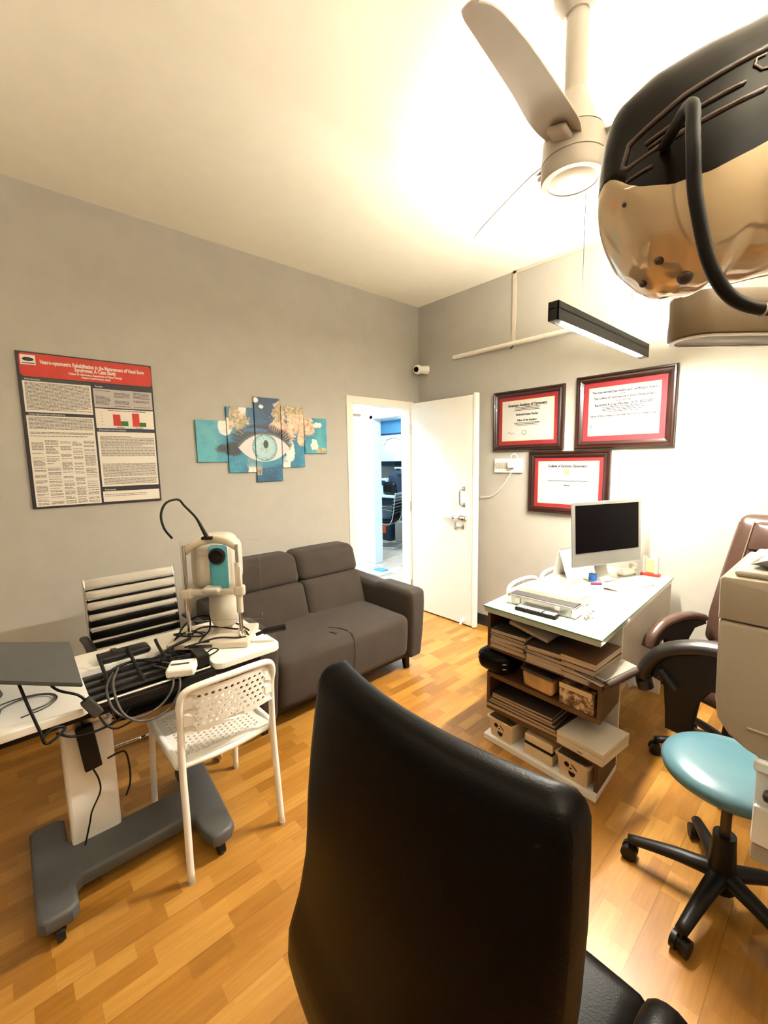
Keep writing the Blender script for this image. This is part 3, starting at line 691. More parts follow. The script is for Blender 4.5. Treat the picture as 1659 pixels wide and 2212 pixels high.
t = thing('pendant_lamp', 'added unseen uplight fill in pendant form, behind the viewer', 'pendant lamp', (-1.1, -.9, 2.4))  # added unseen uplight, lifts the ceiling brightness
b = BM(); box(b, -2.3, .1, -.95, -.85, 2.42, 2.47); build('housing', b, M['black'], t)
b = BM(); box(b, -2.28, .08, -.94, -.86, 2.47, 2.48); build('diffuser', b, M['fill_rear'], t)
for xx in (-2.0, -.2):
    b = BM(); cyl(b, (xx, -.9, 2.48), (xx, -.9, CH), .0016, n=6); build('suspension_wire', b, M['darkgrey'], t)

# ------------------------------------------------------------------ ceiling fan
FX, FY = -.706, 1.475
t = thing('ceiling_fan', 'off-white three-blade ceiling fan hanging on a thick rod', 'ceiling fan', (FX, FY, 2.4))
b = BM(); lathe(b, [(0, 2.965), (.075, 2.965), (.072, 2.93), (.040, 2.875), (0, 2.875)], (FX, FY, 0)); build('canopy', b, M['fanwhite'], t, smooth=True)
b = BM(); cyl(b, (FX, FY, 2.60), (FX, FY, 2.88), .0335, n=32); build('rod', b, M['fanwhite'], t, smooth=True)
b = BM(); lathe(b, [(.0335, 2.66), (.042, 2.635), (.062, 2.585), (.080, 2.548), (.090, 2.532), (0, 2.532)], (FX, FY, 0), 48); build('upper_cover', b, M['fanwhite'], t, smooth=True)
b = BM(); lathe(b, [(0, 2.532), (.088, 2.531), (.088, 2.526), (.094, 2.524), (.097, 2.46), (.0975, 2.457), (.094, 2.4565), (.094, 2.4535), (.0975, 2.453), (.098, 2.41), (.094, 2.402), (.078, 2.400), (.075, 2.403), (0, 2.403)], (FX, FY, 0), 48)
build('motor', b, M['fanwhite'], t, smooth=True)
b = BM(); lathe(b, [(.075, 2.404), (.06, 2.397), (.03, 2.393), (0, 2.392)], (FX, FY, 0), 40); build('bottom_cap', b, M['fanglass'], t, smooth='all', label='frosted round bottom cap')
for ang in (156.5, 276.5, 36.5):
    b = BM()
    prof = [(.075, .050, .058), (.13, .062, .068), (.2, .062, .070), (.32, .056, .060), (.45, .048, .055), (.55, .034, .052), (.59, .020, .050), (.61, .0, .044)]
    A = math.radians(ang); rot = Matrix.Translation((FX, FY, 2.50)) @ Matrix.Rotation(A, 4, 'Z') @ Matrix.Rotation(math.radians(-12), 4, 'X')
    pts = smooth_path([(p[0], p[1], p[2]) for p in prof], 4)
    rows = []
    for p in pts:
        xx, l, r = p; row = []
        for k in range(7):
            u = k / 6; y = -r + (l + r) * u; z = .008 * (1 - (2 * u - 1) ** 2)
            row.append((xx, y, z))
        rows.append(row)
    up = [[b.verts.new(q) for q in r] for r in rows]; dn = [[b.verts.new((q[0], q[1], q[2] - .004)) for q in r] for r in rows]
    n = len(rows)
    for i in range(n - 1):
        for k in range(6):
            b.faces.new((up[i][k], up[i + 1][k], up[i + 1][k + 1], up[i][k + 1])); b.faces.new((dn[i][k], dn[i][k + 1], dn[i + 1][k + 1], dn[i + 1][k]))
        b.faces.new((up[i][0], dn[i][0], dn[i + 1][0], up[i + 1][0])); b.faces.new((up[i][6], up[i + 1][6], dn[i + 1][6], dn[i][6]))
    b.faces.new([up[0][k] for k in range(7)] + [dn[0][k] for k in range(6, -1, -1)]); b.faces.new([up[-1][k] for k in range(7)] + [dn[-1][k] for k in range(6, -1, -1)])
    bmesh.ops.transform(b, matrix=rot, verts=b.verts)
    bl = build('blade', b, M['fanwhite'], t, smooth=True)
    b = BM(); cushion(b, .070, .150, -.030, .030, -.022, -.002, .014, n=6, mtx=rot); build('blade_clip', b, M['fanwhite'], bl, smooth='all')

# ------------------------------------------------------------------ sofa
t = thing('sofa', 'brown-grey fabric two-seat sofa against left wall beside the open door', 'sofa', (-2.45, 1.55, 0))
SY0, SY1 = 1.035, 2.045
def bowfront(p):
    # front swells gently, bottom pulled back
    return Vector((p.x - max(0, .30 - p.z) * .10, p.y, p.z))
b = BM(); cushion(b, -2.72, -2.03, SY0, SY1, .13, .435, .05, (.0, 0, .018), 22, fn=bowfront); build('seat', b, M['sofa'], t, smooth='all')
b = BM(); box(b, -2.95, -2.10, SY0 - .06, SY1 + .06, .10, .20); build('base_frame', b, M['black'], t)
ym = (SY0 + SY1) / 2
for (ya, yb) in ((SY0, ym), (ym, SY1)):
    def lean(p): return Vector((p.x - (p.z - .40) * .32, p.y, p.z))
    b = BM(); cushion(b, -2.70, -2.50, ya + .001, yb - .001, .40, .66, .028, (.022, 0, .004), 14, fn=lean); build('back_cushion', b, M['sofa'], t, smooth='all')
    b = BM(); cushion(b, -2.745, -2.53, ya - (.0 if ya == ym else .02), yb + (.02 if yb == SY1 else 0), .650, .855, .05, (.02, 0, .006), 14, fn=lean); build('head_cushion', b, M['sofa'], t, smooth='all')
b = BM(); cushion(b, -2.97, -2.72, SY0 - .01, SY1 + .01, .16, .80, .04, n=10); build('back_frame', b, M['sofa'], t, smooth='all')
for (ya, yb) in ((SY0 - .135, SY0), (SY1, SY1 + .135)):
    def armf(p, yc=(ya + yb) / 2): return Vector((p.x - .10 * max(0, .5 - p.z) ** 1.3 * (1 if p.x > -2.3 else 0), yc + (p.y - yc) * (.80 + .25 * min(1, p.z / .45)), p.z + (.02 if p.z > .4 and p.x > -2.4 else 0) - max(0, -2.4 - p.x) * -.05 * (1 if p.z > .4 else 0)))
    b = BM(); cushion(b, -2.93, -2.015, ya, yb, .10, .585, .03, (.01, .006, .008), 18, fn=armf); build('arm', b, M['sofa'], t, smooth='all')
for xx in (-2.14, -2.86):
    for yy in (SY0 - .06, SY1 + .05):
        b = BM(); cyl(b, (xx, yy, .12), (xx + .01, yy, 0), .032, .022, 4); build('leg', b, M['black'], t)
b = BM()
for zz, xx in ((.435, -2.2),): tube(b, [(-2.055, ym + .01, .14), (-2.022, ym + .01, .30), (-2.04, ym + .01, .425), (-2.10, ym + .01, .447)], .0025, n=5)
tube(b, [(-2.10, ym + .01, .449), (-2.16, ym - .01, .452), (-2.22, ym - .05, .452)], .003, n=5)
tube(b, [(-2.10, ym - .07, .452), (-2.15, ym - .09, .453)], .003, n=5)
build('seam', b, M['sofa'], t, smooth='all')

# ------------------------------------------------------------------ perforated white chairs (local frame faces +x)
def perforated(w, h, nx, ny, hw, hh, skew=.5):
    """flat plate w x h (centred) with a staggered field of holes"""
    b = bmesh.new(); mx, my = w * .09, h * .10
    fw, fh = w - 2 * mx, h - 2 * my; cw, ch = fw / nx, fh / ny; K = 8
    def quad(x0, x1, y0, y1): b.faces.new([b.verts.new((x, y, 0)) for x, y in ((x0, y0), (x1, y0), (x1, y1), (x0, y1))])
    for (x0, x1, y0, y1) in ((-w / 2, w / 2, -h / 2, -fh / 2), (-w / 2, w / 2, fh / 2, h / 2), (-w / 2, -fw / 2, -fh / 2, fh / 2), (fw / 2, w / 2, -fh / 2, fh / 2)):
        n = 8
        for i in range(n):
            if x1 - x0 > y1 - y0: quad(x0 + (x1 - x0) * i / n, x0 + (x1 - x0) * (i + 1) / n, y0, y1)
            else: quad(x0, x1, y0 + (y1 - y0) * i / n, y0 + (y1 - y0) * (i + 1) / n)
    for j in range(ny):
        off = skew * cw if j % 2 else 0
        cols = nx if j % 2 == 0 else nx - 1
        if j % 2: quad(-fw / 2, -fw / 2 + off, -fh / 2 + j * ch, -fh / 2 + (j + 1) * ch); quad(fw / 2 - off, fw / 2, -fh / 2 + j * ch, -fh / 2 + (j + 1) * ch)
        for i in range(cols):
            cx = -fw / 2 + off + (i + .5) * cw; cy = -fh / 2 + (j + .5) * ch
            O = []; I = []
            for k in range(K):
                a = 2 * PI * (k + .5) / K; ca, sa = math.cos(a), math.sin(a); s = 1 / max(abs(ca), abs(sa))
                O.append(b.verts.new((cx + ca * s * cw / 2, cy + sa * s * ch / 2, 0)))
                I.append(b.verts.new((cx + ca * hw * cw, cy + sa * hh * ch, 0)))
            cor = {0: (1, 1), 2: (-1, 1), 4: (-1, -1), 6: (1, -1)}
            for k in range(K):
                k2 = (k + 1) % K
                if k in cor:
                    q = cor[k]; c = b.verts.new((cx + q[0] * cw / 2, cy + q[1] * ch / 2, 0)); b.faces.new((I[k], O[k], c, O[k2], I[k2]))
                else: b.faces.new((I[k], O[k], O[k2], I[k2]))
    bmesh.ops.remove_doubles(b, verts=b.verts, dist=1e-5)
    for f in b.faces:
        f.normal_update()
        if f.normal.z < 0: f.normal_flip()
    return b
def solidify(b, th):
    g = b.faces[:]
    for f in g: f.normal_update()
    bmesh.ops.solidify(b, geom=g, thickness=th)
def perforated_chair(label, loc, rz, group=None):
    t = thing('perforated_chair', label, 'chair', loc, rz, group)
    # legs at x -.23 (front, sitter's knees at +x) ; the back is at x = -.22
    b = perforated(.37, .37, 13, 15, .30, .30)
    for v in b.verts:
        X, Y = v.co.x, v.co.y
        v.co = Vector((X + .015, Y, .44 - .010 * (1 - (2 * Y / .37) ** 2) - .012 * (1 - (2 * X / .37) ** 2) - (.018 if abs(Y) > .17 else 0) * 0))
    solidify(b, -.006)
    build('seat', b, M['white'], t, local=True)
    b = BM()
    rim = [(.19, -.175, .435), (.205, 0, .432), (.19, .175, .435)]
    tube(b, rim, .012, n=10)
    tube(b, [(-.175, -.185, .435), (.19, -.185, .433)], .014, n=10); tube(b, [(-.175, .185, .435), (.19, .185, .433)], .014, n=10)
    tube(b, [(-.175, -.185, .432), (-.17, 0, .415), (-.175, .185, .432)], .012, n=10)
    build('seat_rim', b, M['white'], t, local=True, smooth='all')
    b = perforated(.335, .16, 12, 6, .31, .30)
    for v in b.verts:
        X, Y = v.co.x, v.co.y
        v.co = Vector((-.205 - .05 * (Y + .075) - .025 * (1 - (2 * X / .335) ** 2), X, .645 + Y))
    solidify(b, .006)
    build('backrest', b, M['white'], t, local=True)
    b = BM()
    tube(b, [(-.215, -.185, .0), (-.20, -.18, .25), (-.19, -.178, .44), (-.20, -.175, .62), (-.212, -.178, .685), (-.222, -.158, .728), (-.235, -.09, .742), (-.24, 0, .744), (-.235, .09, .742), (-.222, .158, .728), (-.212, .178, .685), (-.20, .175, .62), (-.19, .178, .44), (-.20, .18, .25), (-.215, .185, 0)], .0125, n=12)
    build('back_frame', b, M['white'], t, local=True, smooth='all')
    for s in (-1, 1):
        b = BM(); tube(b, [(.24, s * .185, 0), (.215, s * .182, .25), (.195, s * .178, .415), (.16, s * .178, .436)], .0125, n=12)
        build('leg', b, M['white'], t, local=True, smooth='all')
        b = BM(); cyl(b, (.24, s * .185, 0), (.24, s * .185, .012), .0135); cyl(b, (-.215, s * .185, 0), (-.215, s * .185, .012), .0135); build('foot_cap', b, M['lightgrey'], t, local=True)
    return t
perforated_chair('white perforated chair tucked up to instrument table, nearest the viewer', (-1.735, .565, 0), PI + math.radians(1))
perforated_chair('white perforated chair behind desk, its back showing beside the silver case', (-1.16, 2.40, 0), 0)
perforated_chair('white perforated chair behind desk, its back showing beside the folded desk calendar', (-1.15, 2.78, 0), 0)

# ------------------------------------------------------------------ instrument table
t = thing('instrument_table', 'white motorised instrument table with grey H-shaped base', 'table', (-1.9, .3, 0))
TX0, TX1, TY0, TY1, TZ = -2.12, -1.635, -.42, .85, .73
b = BM()
prism(b, rrect(TX0, TX1, .56, TY1, .04), Matrix.Translation((0, 0, TZ - .028)), .028, .004)
box(b, TX0, -1.93, .10, .57, TZ - .028, TZ)
prism(b, rrect(TX0, TX1, TY0, .16, .04), Matrix.Translation((0, 0, TZ - .028)), .028, .004)
build('tabletop', b, M['white'], t)
b = BM(); bbox(b, -1.932, -1.645, .155, .565, TZ - .05, TZ - .02, .003); tray = build('recessed_tray', b, M['black'], t, label='black recessed tray')
b = BM()
for k in range(4): bbox(b, -1.90 + k * .06, -1.885 + k * .06, .165, .555, TZ - .02, TZ - .008, .002)
build('slide_rails', b, M['darkgrey'], tray)
b = BM(); cyl(b, (-1.66, .17, TZ - .012), (-1.66, .55, TZ - .012), .006); build('bright_rail', b, M['chrome'], tray, smooth=True)
b = BM(); bbox(b, -2.04, -1.70, -.30, .78, TZ - .075, TZ - .03, .004); build('under_frame', b, M['black'], t)
b = BM(); bbox(b, -1.93, -1.85, .075, .235, .09, .56, .012, 3); build('column', b, M['white'], t)
b = BM(); bbox(b, -1.922, -1.858, .09, .22, .50, .665, .006); build('inner_column', b, M['steel'], t)
b = BM()
foot = []
prof = [(-2.01, .0), (-1.6, .0)]
mt_ = Matrix.Translation((0, 0, .055))
poly = [(-2.03, -.045), (-1.60, -.045), (-1.58, -.025), (-1.58, .045), (-1.60, .065), (-1.68, .065), (-1.70, .085), (-1.70, .43), (-1.68, .455), (-1.60, .455), (-1.535, .475), (-1.525, .50), (-1.535, .545), (-1.56, .565), (-2.03, .60), (-2.05, .58), (-2.05, .50), (-2.03, .48), (-1.90, .48), (-1.88, .46), (-1.88, .085), (-1.90, .065), (-2.03, .065), (-2.05, .045), (-2.05, -.025)]
prism(b, poly, mt_, .055, .014, 3); build('h_base', b, M['grey'], t, smooth=True, label='grey H-shaped foot')
for (cx, cy) in ((-1.61, .01), (-2.01, .01), (-1.565, .51), (-2.01, .54)):
    b = BM(); cyl(b, (cx, cy - .012, .026), (cx, cy + .012, .026), .026); bbox(b, cx - .012, cx + .012, cy - .016, cy + .016, .03, .056); build('caster', b, M['black'], t, smooth=True)

# chin-rest vision device
ddx, ddy = .61, .79       # direction from left post to right post
PL = Vector((-1.895, .552, TZ)); PR = Vector((-1.765, .728, TZ)); ctr = (PL + PR) / 2; fdir = Vector((.79, -.61, 0)); sdir = Vector((.61, .79, 0))
DM = frame_m((ctr.x, ctr.y, TZ), fdir, sdir)   # local x towards patient, y to the right, z up
t = thing('eye_refractor', 'white and teal chin-rest eye instrument standing on the instrument table', 'eye instrument', (ctr.x, ctr.y, TZ))
def tr(*p): return DM @ Vector(p)
b = BM(); bbox(b, -.16, .055, -.19, .15, 0, .028, .006, mtx=DM); base = build('base_plate', b, M['cream'], t)
b = BM(); bbox(b, .055, .0565, -.10, .0, .008, .022, .0005, mtx=DM); build('type_plate', b, M['darkgrey'], base)
for s, rad in ((-1, .0085), (1, .0085)):
    b = BM(); cyl(b, tr(0, s * .11, 0), tr(0, s * .11, .44), rad); build('chrome_post', b, M['chrome'], t, smooth=True)
    b = BM(); cyl(b, tr(0, s * .11, 0), tr(0, s * .11, .05), .014); cyl(b, tr(0, s * .11, .045), tr(.0, s * .11, .06), .016); build('post_foot', b, M['chrome'], t, smooth=True)
b = BM(); cyl(b, tr(0, .11, .14), tr(0, .11, .36), .014); bbox(b, -.014, .014, .098, .125, .25, .345, .005, mtx=DM); build('height_sleeve', b, M['cream'], t, smooth=True)
b = BM()
tube(b, [tr(-.01, -.11, .41), tr(.0, -.07, .442), tr(-.02, 0, .46), tr(.0, .07, .452), tr(-.01, .11, .425)], .008, ry=.017, up=(0, 0, 1), n=12)
build('forehead_rest', b, M['cream'], t, smooth='all')
b = BM(); bbox(b, -.014, .016, -.135, .13, .222, .248, .008, mtx=DM); bbox(b, -.018, .018, -.135, -.085, .21, .25, .008, mtx=DM); bbox(b, -.018, .018, .09, .135, .215, .26, .008, mtx=DM); build('chin_bar', b, M['cream'], t)
b = BM(); cushion(b, -.02, .045, -.035, .04, .235, .262, .013, n=8, mtx=DM); build('chin_cup', b, M['lightgrey'], t, smooth='all', label='grey chin cup')
b = BM()
prof = [(.065, .47), (.085, .455), (.098, .42), (.10, .36), (.097, .28), (.088, .235), (.0, .225)]
def headf(p):
    q = DM.inverted() @ p
    return p
cushion(b, -.235, -.035, -.105, .075, .215, .45, .05, (.02, .01, .02), 16, mtx=DM); build('instrument_head', b, M['cream'], t, smooth='all')
b = BM(); cushion(b, -.03, .0, -.012, .066, .235, .435, .03, (.006, 0, 0), 12, mtx=DM); tq = build('eyepiece_cover', b, M['tealp'], t, smooth='all', label='teal front cover')
b = BM(); lathe(b, [(0, 0), (.034, 0), (.036, .012), (.032, .022), (.026, .024), (.024, .018), (0, .014)], n=32)
bmesh.ops.transform(b, matrix=DM @ Matrix.Translation((-.004, .028, .392)) @ Matrix.Rotation(PI / 2, 4, 'Y'), verts=b.verts); build('eyepiece', b, M['black'], tq, smooth=True)
b = BM()
tube(b, [tr(-.13, .01, .235), tr(-.11, .015, .17), tr(-.08, .02, .12), (tr(-.09, .02, .075))], lambda f: .062 - .008 * f, n=20, up=sdir, ry=lambda f: .072 - .01 * f)
build('neck', b, M['cream'], t, smooth='all')
b = BM(); cyl(b, tr(-.10, .01, .028), tr(-.10, .01, .085), .05, .035); build('joystick_base', b, M['cream'], t, smooth=True)
b = BM()
tube(b, [tr(-.01, .17, .03), tr(-.01, .215, .045), tr(-.01, .30, .06)], lambda f: .008 if f < .35 else .015); build('side_handle', b, M['black'], t, smooth=True)
# clear breath shield
b = BM()
for q in ((-.13, .155, .12, .43),):
    prism(b, rrect(-.13, .20, .10, .455, .015), DM @ frame_m((-.02, 0, 0), (0, 1, 0), (0, 0, 1)), .0025)
build('breath_shield', b, M['glass'], t, label='clear acrylic breath shield')
b = BM(); bbox(b, -.022, .0, -.035, .01, .462, .475, .002, mtx=DM); lm = build('lamp_clip', b, M['black'], t)
b = BM(); p0 = tr(-.01, -.012, .47)
tube(b, [p0, p0 + Vector((-.02, -.01, .035)), p0 + Vector((-.05, -.025, .085)), p0 + Vector((-.07, -.06, .135)), p0 + Vector((-.07, -.085, .165)), p0 + Vector((-.06, -.135, .155)), p0 + Vector((-.05, -.16, .11)), p0 + Vector((-.04, -.155, .055)), p0 + Vector((-.03, -.13, .01))], lambda f: .0095 - .018 * f if f < .25 else .0048, n=10)
build('gooseneck', b, M['cable'], lm, smooth='all', label='black flexible lamp neck')

# small things and cables on the table
t = thing('hand_control', 'black oval hand control with round knob on white table strip', 'remote control', (-2.0, .32, TZ))
b = BM(); cushion(b, -2.015, -1.94, .225, .41, TZ, TZ + .028, .014, (0, 0, .004), 10); build('body', b, M['black'], t, smooth='all')
b = BM(); cyl(b, (-1.98, .28, TZ + .028), (-1.98, .28, TZ + .042), .012); build('knob', b, M['darkgrey'], t, smooth=True)
t = thing('wire_rack', 'three upright black rods of a rack rising from tray', 'rack', (-1.93, .33, TZ))
for k, y in enumerate((.226, .328, .432)):
    b = BM(); tube(b, [(-1.955, y - .002, TZ + .045), (-1.93, y, TZ + .028), (-1.85, y, TZ + .012), (-1.76, y + .002, TZ - .004), (-1.70, y + .004, TZ - .006)], .0065); build('rod', b, M['black'], t, smooth='all')
b = BM(); cyl(b, (-1.70, .21, TZ - .008), (-1.70, .45, TZ - .008), .007); build('foot_bar', b, M['black'], t, smooth=True)
def wire(label, pts, r=.0038, name='cable', m='cable', group=None):
    b = BM(); tube(b, pts, r, n=7); return tag(build(name, b, M[m], smooth='all'), label, 'cable', group)
Z1 = TZ + .008
wire('black cable coiled round the foot of left chrome post', [(-1.86, .47, Z1), (-1.93, .50, Z1 + .02), (-1.95, .57, Z1 + .035), (-1.90, .61, Z1 + .02), (-1.86, .56, Z1 + .04), (-1.90, .50, Z1 + .05), (-1.97, .52, Z1 + .03), (-1.93, .62, Z1 + .02), (-1.85, .60, Z1 + .035)])
wire('long black cable sweeping from left post to right post of eye instrument', [(-1.88, .54, Z1 + .045), (-1.90, .60, Z1 + .055), (-1.88, .66, Z1 + .05), (-1.84, .72, Z1 + .035), (-1.80, .755, Z1 + .03), (-1.755, .755, Z1 + .02)])
wire('upper black cable arching behind the chin-rest posts', [(-1.93, .50, Z1 + .02), (-1.96, .56, Z1 + .07), (-1.97, .63, Z1 + .085), (-1.93, .70, Z1 + .06), (-1.84, .745, Z1 + .05), (-1.76, .76, Z1 + .04)])
wire('thin black cable lying along instrument base front', [(-1.80, .50, Z1 + .03), (-1.79, .56, Z1 + .035), (-1.775, .63, Z1 + .04), (-1.755, .70, Z1 + .025), (-1.745, .74, Z1 + .02)])
wire('black cable running down from instrument head to base', [(-1.95, .66, Z1 + .09), (-1.90, .64, Z1 + .04), (-1.86, .60, Z1 + .03), (-1.83, .57, Z1 + .02), (-1.80, .60, Z1 + .025)])
wire('black cable bunch crossing the tray towards the adapter', [(-1.88, .55, Z1 + .03), (-1.86, .48, Z1 + .025), (-1.85, .40, Z1), (-1.88, .33, Z1), (-1.86, .26, Z1), (-1.80, .21, Z1 - .008)], .006)
wire('grey cable looped over the front edge of the tray, upper loop', [(-1.83, .25, Z1), (-1.70, .21, Z1), (-1.61, .215, Z1 - .04), (-1.60, .27, Z1 - .085), (-1.61, .35, Z1 - .08), (-1.62, .40, Z1 - .03), (-1.68, .41, Z1 + .005), (-1.78, .38, Z1)], .0042, m='greycable')
wire('grey cable looped over the front edge of the tray, lower loop', [(-1.84, .27, Z1 + .008), (-1.70, .23, Z1 + .01), (-1.60, .235, Z1 - .05), (-1.59, .29, Z1 - .10), (-1.60, .37, Z1 - .10), (-1.61, .42, Z1 - .04), (-1.68, .43, Z1 + .013), (-1.80, .40, Z1 + .008)], .0042, m='greycable')
for k in range(5):
    q = rnd.random()
    wire('thin dark cable in the tangle between tray rails', [(-1.88 + .02 * k, .45, Z1 + .004 * k), (-1.80 + .03 * q, .50 - .03 * k, Z1 + .01), (-1.74, .47 - .05 * q, Z1 + .012 + .003 * k), (-1.78, .40 + .02 * k, Z1 + .006), (-1.84, .36, Z1 + .004)], .003, group='tangled cables in tray')
t = thing('power_brick', 'black power adapter with round plug beside the white adapter', 'power adapter', (-1.66, .53, TZ))
b = BM(); bbox(b, -1.745, -1.655, .505, .55, TZ, TZ + .045, .005, mtx=None); build('adapter_body', b, M['black'], t)
b = BM(); tube(b, [(-1.70, .55, TZ + .03), (-1.69, .575, TZ + .045), (-1.70, .60, TZ + .03), (-1.72, .59, TZ + .012), (-1.71, .56, TZ + .01)], .003, n=6); build('lead', b, M['cable'], t, smooth='all')
t = thing('power_brick', 'white adapter with dark slot lying on the table edge behind white chair', 'power adapter', (-1.64, .46, TZ))
mm_ = Matrix.Translation((-1.665, .455, TZ)) @ Matrix.Rotation(math.radians(-28), 4, 'Z')
b = BM(); bbox(b, -.045, .045, -.055, .045, 0, .032, .008, mtx=mm_); build('adapter_body', b, M['white'], t)
b = BM(); bbox(b, -.006, .006, -.045, .02, .032, .034, .001, mtx=mm_); build('slot', b, M['darkgrey'], t)

# tilted grey panel over the left end of the table
t = thing('tilted_screen', 'thin dark grey tablet panel tilted over left end of instrument table', 'tablet', (-1.85, .0, TZ))
c0, c1, c2, c3 = Vector((-2.12, -.20, .905)), Vector((-1.90, .137, .873)), Vector((-1.50, .128, .872)), Vector((-1.80, -.22, .90))
nrm = (c1 - c0).cross(c3 - c0).normalized()
b = BM(); A = [b.verts.new(p) for p in (c0, c1, c2, c3)]; Bv = [b.verts.new(p + nrm * (.012 if nrm.z < 0 else -.012)) for p in (c0, c1, c2, c3)]
b.faces.new(A); b.faces.new(Bv[::-1])
for i in range(4): b.faces.new((A[i], Bv[i], Bv[(i + 1) % 4], A[(i + 1) % 4]))
bmesh.ops.bevel(b, geom=b.edges[:], offset=.003, segments=2, affect='EDGES'); build('panel', b, M['grey'], t)
b = BM(); tube(b, [(-1.92, -.12, .89), (-1.93, -.12, .80), (-1.94, -.12, TZ)], .014); lathe(b, [(0, 0), (.06, 0), (.055, .012), (0, .014)], (-1.94, -.12, TZ)); build('support_arm', b, M['darkgrey'], t, smooth=True)
t = thing('power_brick', 'small grey adapter hanging on its lead below the tilted panel', 'power adapter', (-1.62, .10, .70))
b = BM(); mm_ = Matrix.Translation((-1.615, .155, .735)) @ Matrix.Rotation(.5, 4, 'X'); bbox(b, -.012, .012, -.016, .016, -.035, .035, .004, mtx=mm_); build('adapter_body', b, M['darkgrey'], t)
b = BM(); tube(b, [(-1.68, .04, .868), (-1.64, .07, .82), (-1.62, .12, .79), (-1.615, .14, .765)], .004); build('lead', b, M['cable'], t, smooth='all')
b = BM(); tube(b, [(-1.615, .17, .70), (-1.60, .19, .66), (-1.60, .22, .64), (-1.62, .28, .64)], .0035); build('output_lead', b, M['cable'], t, smooth='all')
wire('black cable hanging from the tilted panel over the table edge', [(-1.70, -.02, .875), (-1.63, .0, .80), (-1.60, .02, .72), (-1.59, .03, .68), (-1.60, .06, .685), (-1.61, .08, .70), (-1.60, .05, .715), (-1.59, .02, .70)], .0045)
for q, (ya, ra) in enumerate(((-.02, .075), (-.0, .055))):
    wire('thin pale lead curled flat on the white table below the panel', [(-1.78 + ra * math.cos(a), ya + ra * 1.3 * math.sin(a), TZ + .003 + .003 * q) for a in [k * .7 for k in range(8)]], .0022, m='greycable', group='pale leads curled on the table')
t = thing('power_brick', 'long black power adapter hanging below table in front of the column', 'power adapter', (-1.82, .15, .5))
mm_ = Matrix.Translation((-1.80, .150, .50)) @ Matrix.Rotation(.10, 4, 'X')
b = BM(); bbox(b, -.016, .016, -.027, .027, -.085, .085, .006, mtx=mm_); build('adapter_body', b, M['black'], t)
b = BM(); tube(b, [(-1.80, .14, .58), (-1.82, .14, .63), (-1.86, .15, .665)], .004); build('lead', b, M['cable'], t, smooth='all')
b = BM(); tube(b, [(-1.80, .155, .415), (-1.80, .17, .36), (-1.80, .17, .31), (-1.80, .14, .25), (-1.81, .13, .20), (-1.82, .11, .115)], .003); build('output_lead', b, M['cable'], t, smooth='all')
wire('black cable tied in a small bundle beside the table column', [(-1.78, .20, .44), (-1.78, .235, .445), (-1.79, .26, .43), (-1.80, .27, .36), (-1.79, .265, .30), (-1.80, .25, .25)], .0035)
wire('cable slung under the tabletop in front of the column', [(-1.66, .06, .665), (-1.66, .10, .635), (-1.66, .17, .625), (-1.66, .24, .64), (-1.68, .27, .665)], .004)

# ------------------------------------------------------------------ five-star bases
def star_base(t, R, zc, leg_m, hubr=.03, ang0=0., chrome=False, pr=.014, top=.44, c=(0, 0), sleeve=.22):
    for k in range(5):
        a = ang0 + 2 * PI * k / 5; d = Vector((math.cos(a), math.sin(a), 0)); o = Vector((c[0], c[1], 0))
        b = BM()
        tube(b, [o + d * .02 + Vector((0, 0, zc + .03)), o + d * R * .5 + Vector((0, 0, zc + .018)), o + d * R + Vector((0, 0, zc - .012))], lambda f: .030 - .012 * f, n=12, up=(0, 0, 1), ry=lambda f: .026 - .010 * f)
        lg = build('leg', b, leg_m, t, local=True, smooth='all')
        b = BM(); e = o + d * (R - .005); sd = Vector((-d.y, d.x, 0))
        for s in (-1, 1): cyl(b, e + sd * s * .008 + Vector((0, 0, .027)), e + sd * s * .024 + Vector((0, 0, .027)), .027)
        cyl(b, e + Vector((0, 0, .03)), e + Vector((0, 0, zc - .01)), .008); cyl(b, e - sd * .01 + Vector((0, 0, .03)), e + sd * .01 + Vector((0, 0, .03)), .02)
        build('caster', b, M['black'], lg, local=True, smooth=True)
    b = BM(); cyl(b, (c[0], c[1], zc - .02), (c[0], c[1], sleeve), hubr + .008, hubr - .002); build('hub', b, leg_m, t, local=True, smooth=True)
    b = BM(); cyl(b, (c[0], c[1], zc), (c[0], c[1], top), pr); build('gas_column', b, M['chrome'] if chrome else M['trim'], t, local=True, smooth=True)

# teal stool
t = thing('swivel_stool', 'round teal vinyl stool on black five-star caster base', 'stool', (-.212, 1.69, 0))
star_base(t, .275, .085, M['black'], .034, math.radians(44), pr=.015, top=.455, sleeve=.26)
b = BM(); lathe(b, [(0, .452), (.12, .452), (.17, .458), (.188, .472), (.192, .487), (.185, .502), (.165, .514), (.12, .521), (.05, .523), (0, .523)], n=56); build('seat', b, M['teal'], t, local=True, smooth='all')
b = BM(); lathe(b, [(0, .443), (.13, .443), (.135, .452), (0, .453)], n=32); build('seat_plate', b, M['black'], t, local=True, smooth=True)

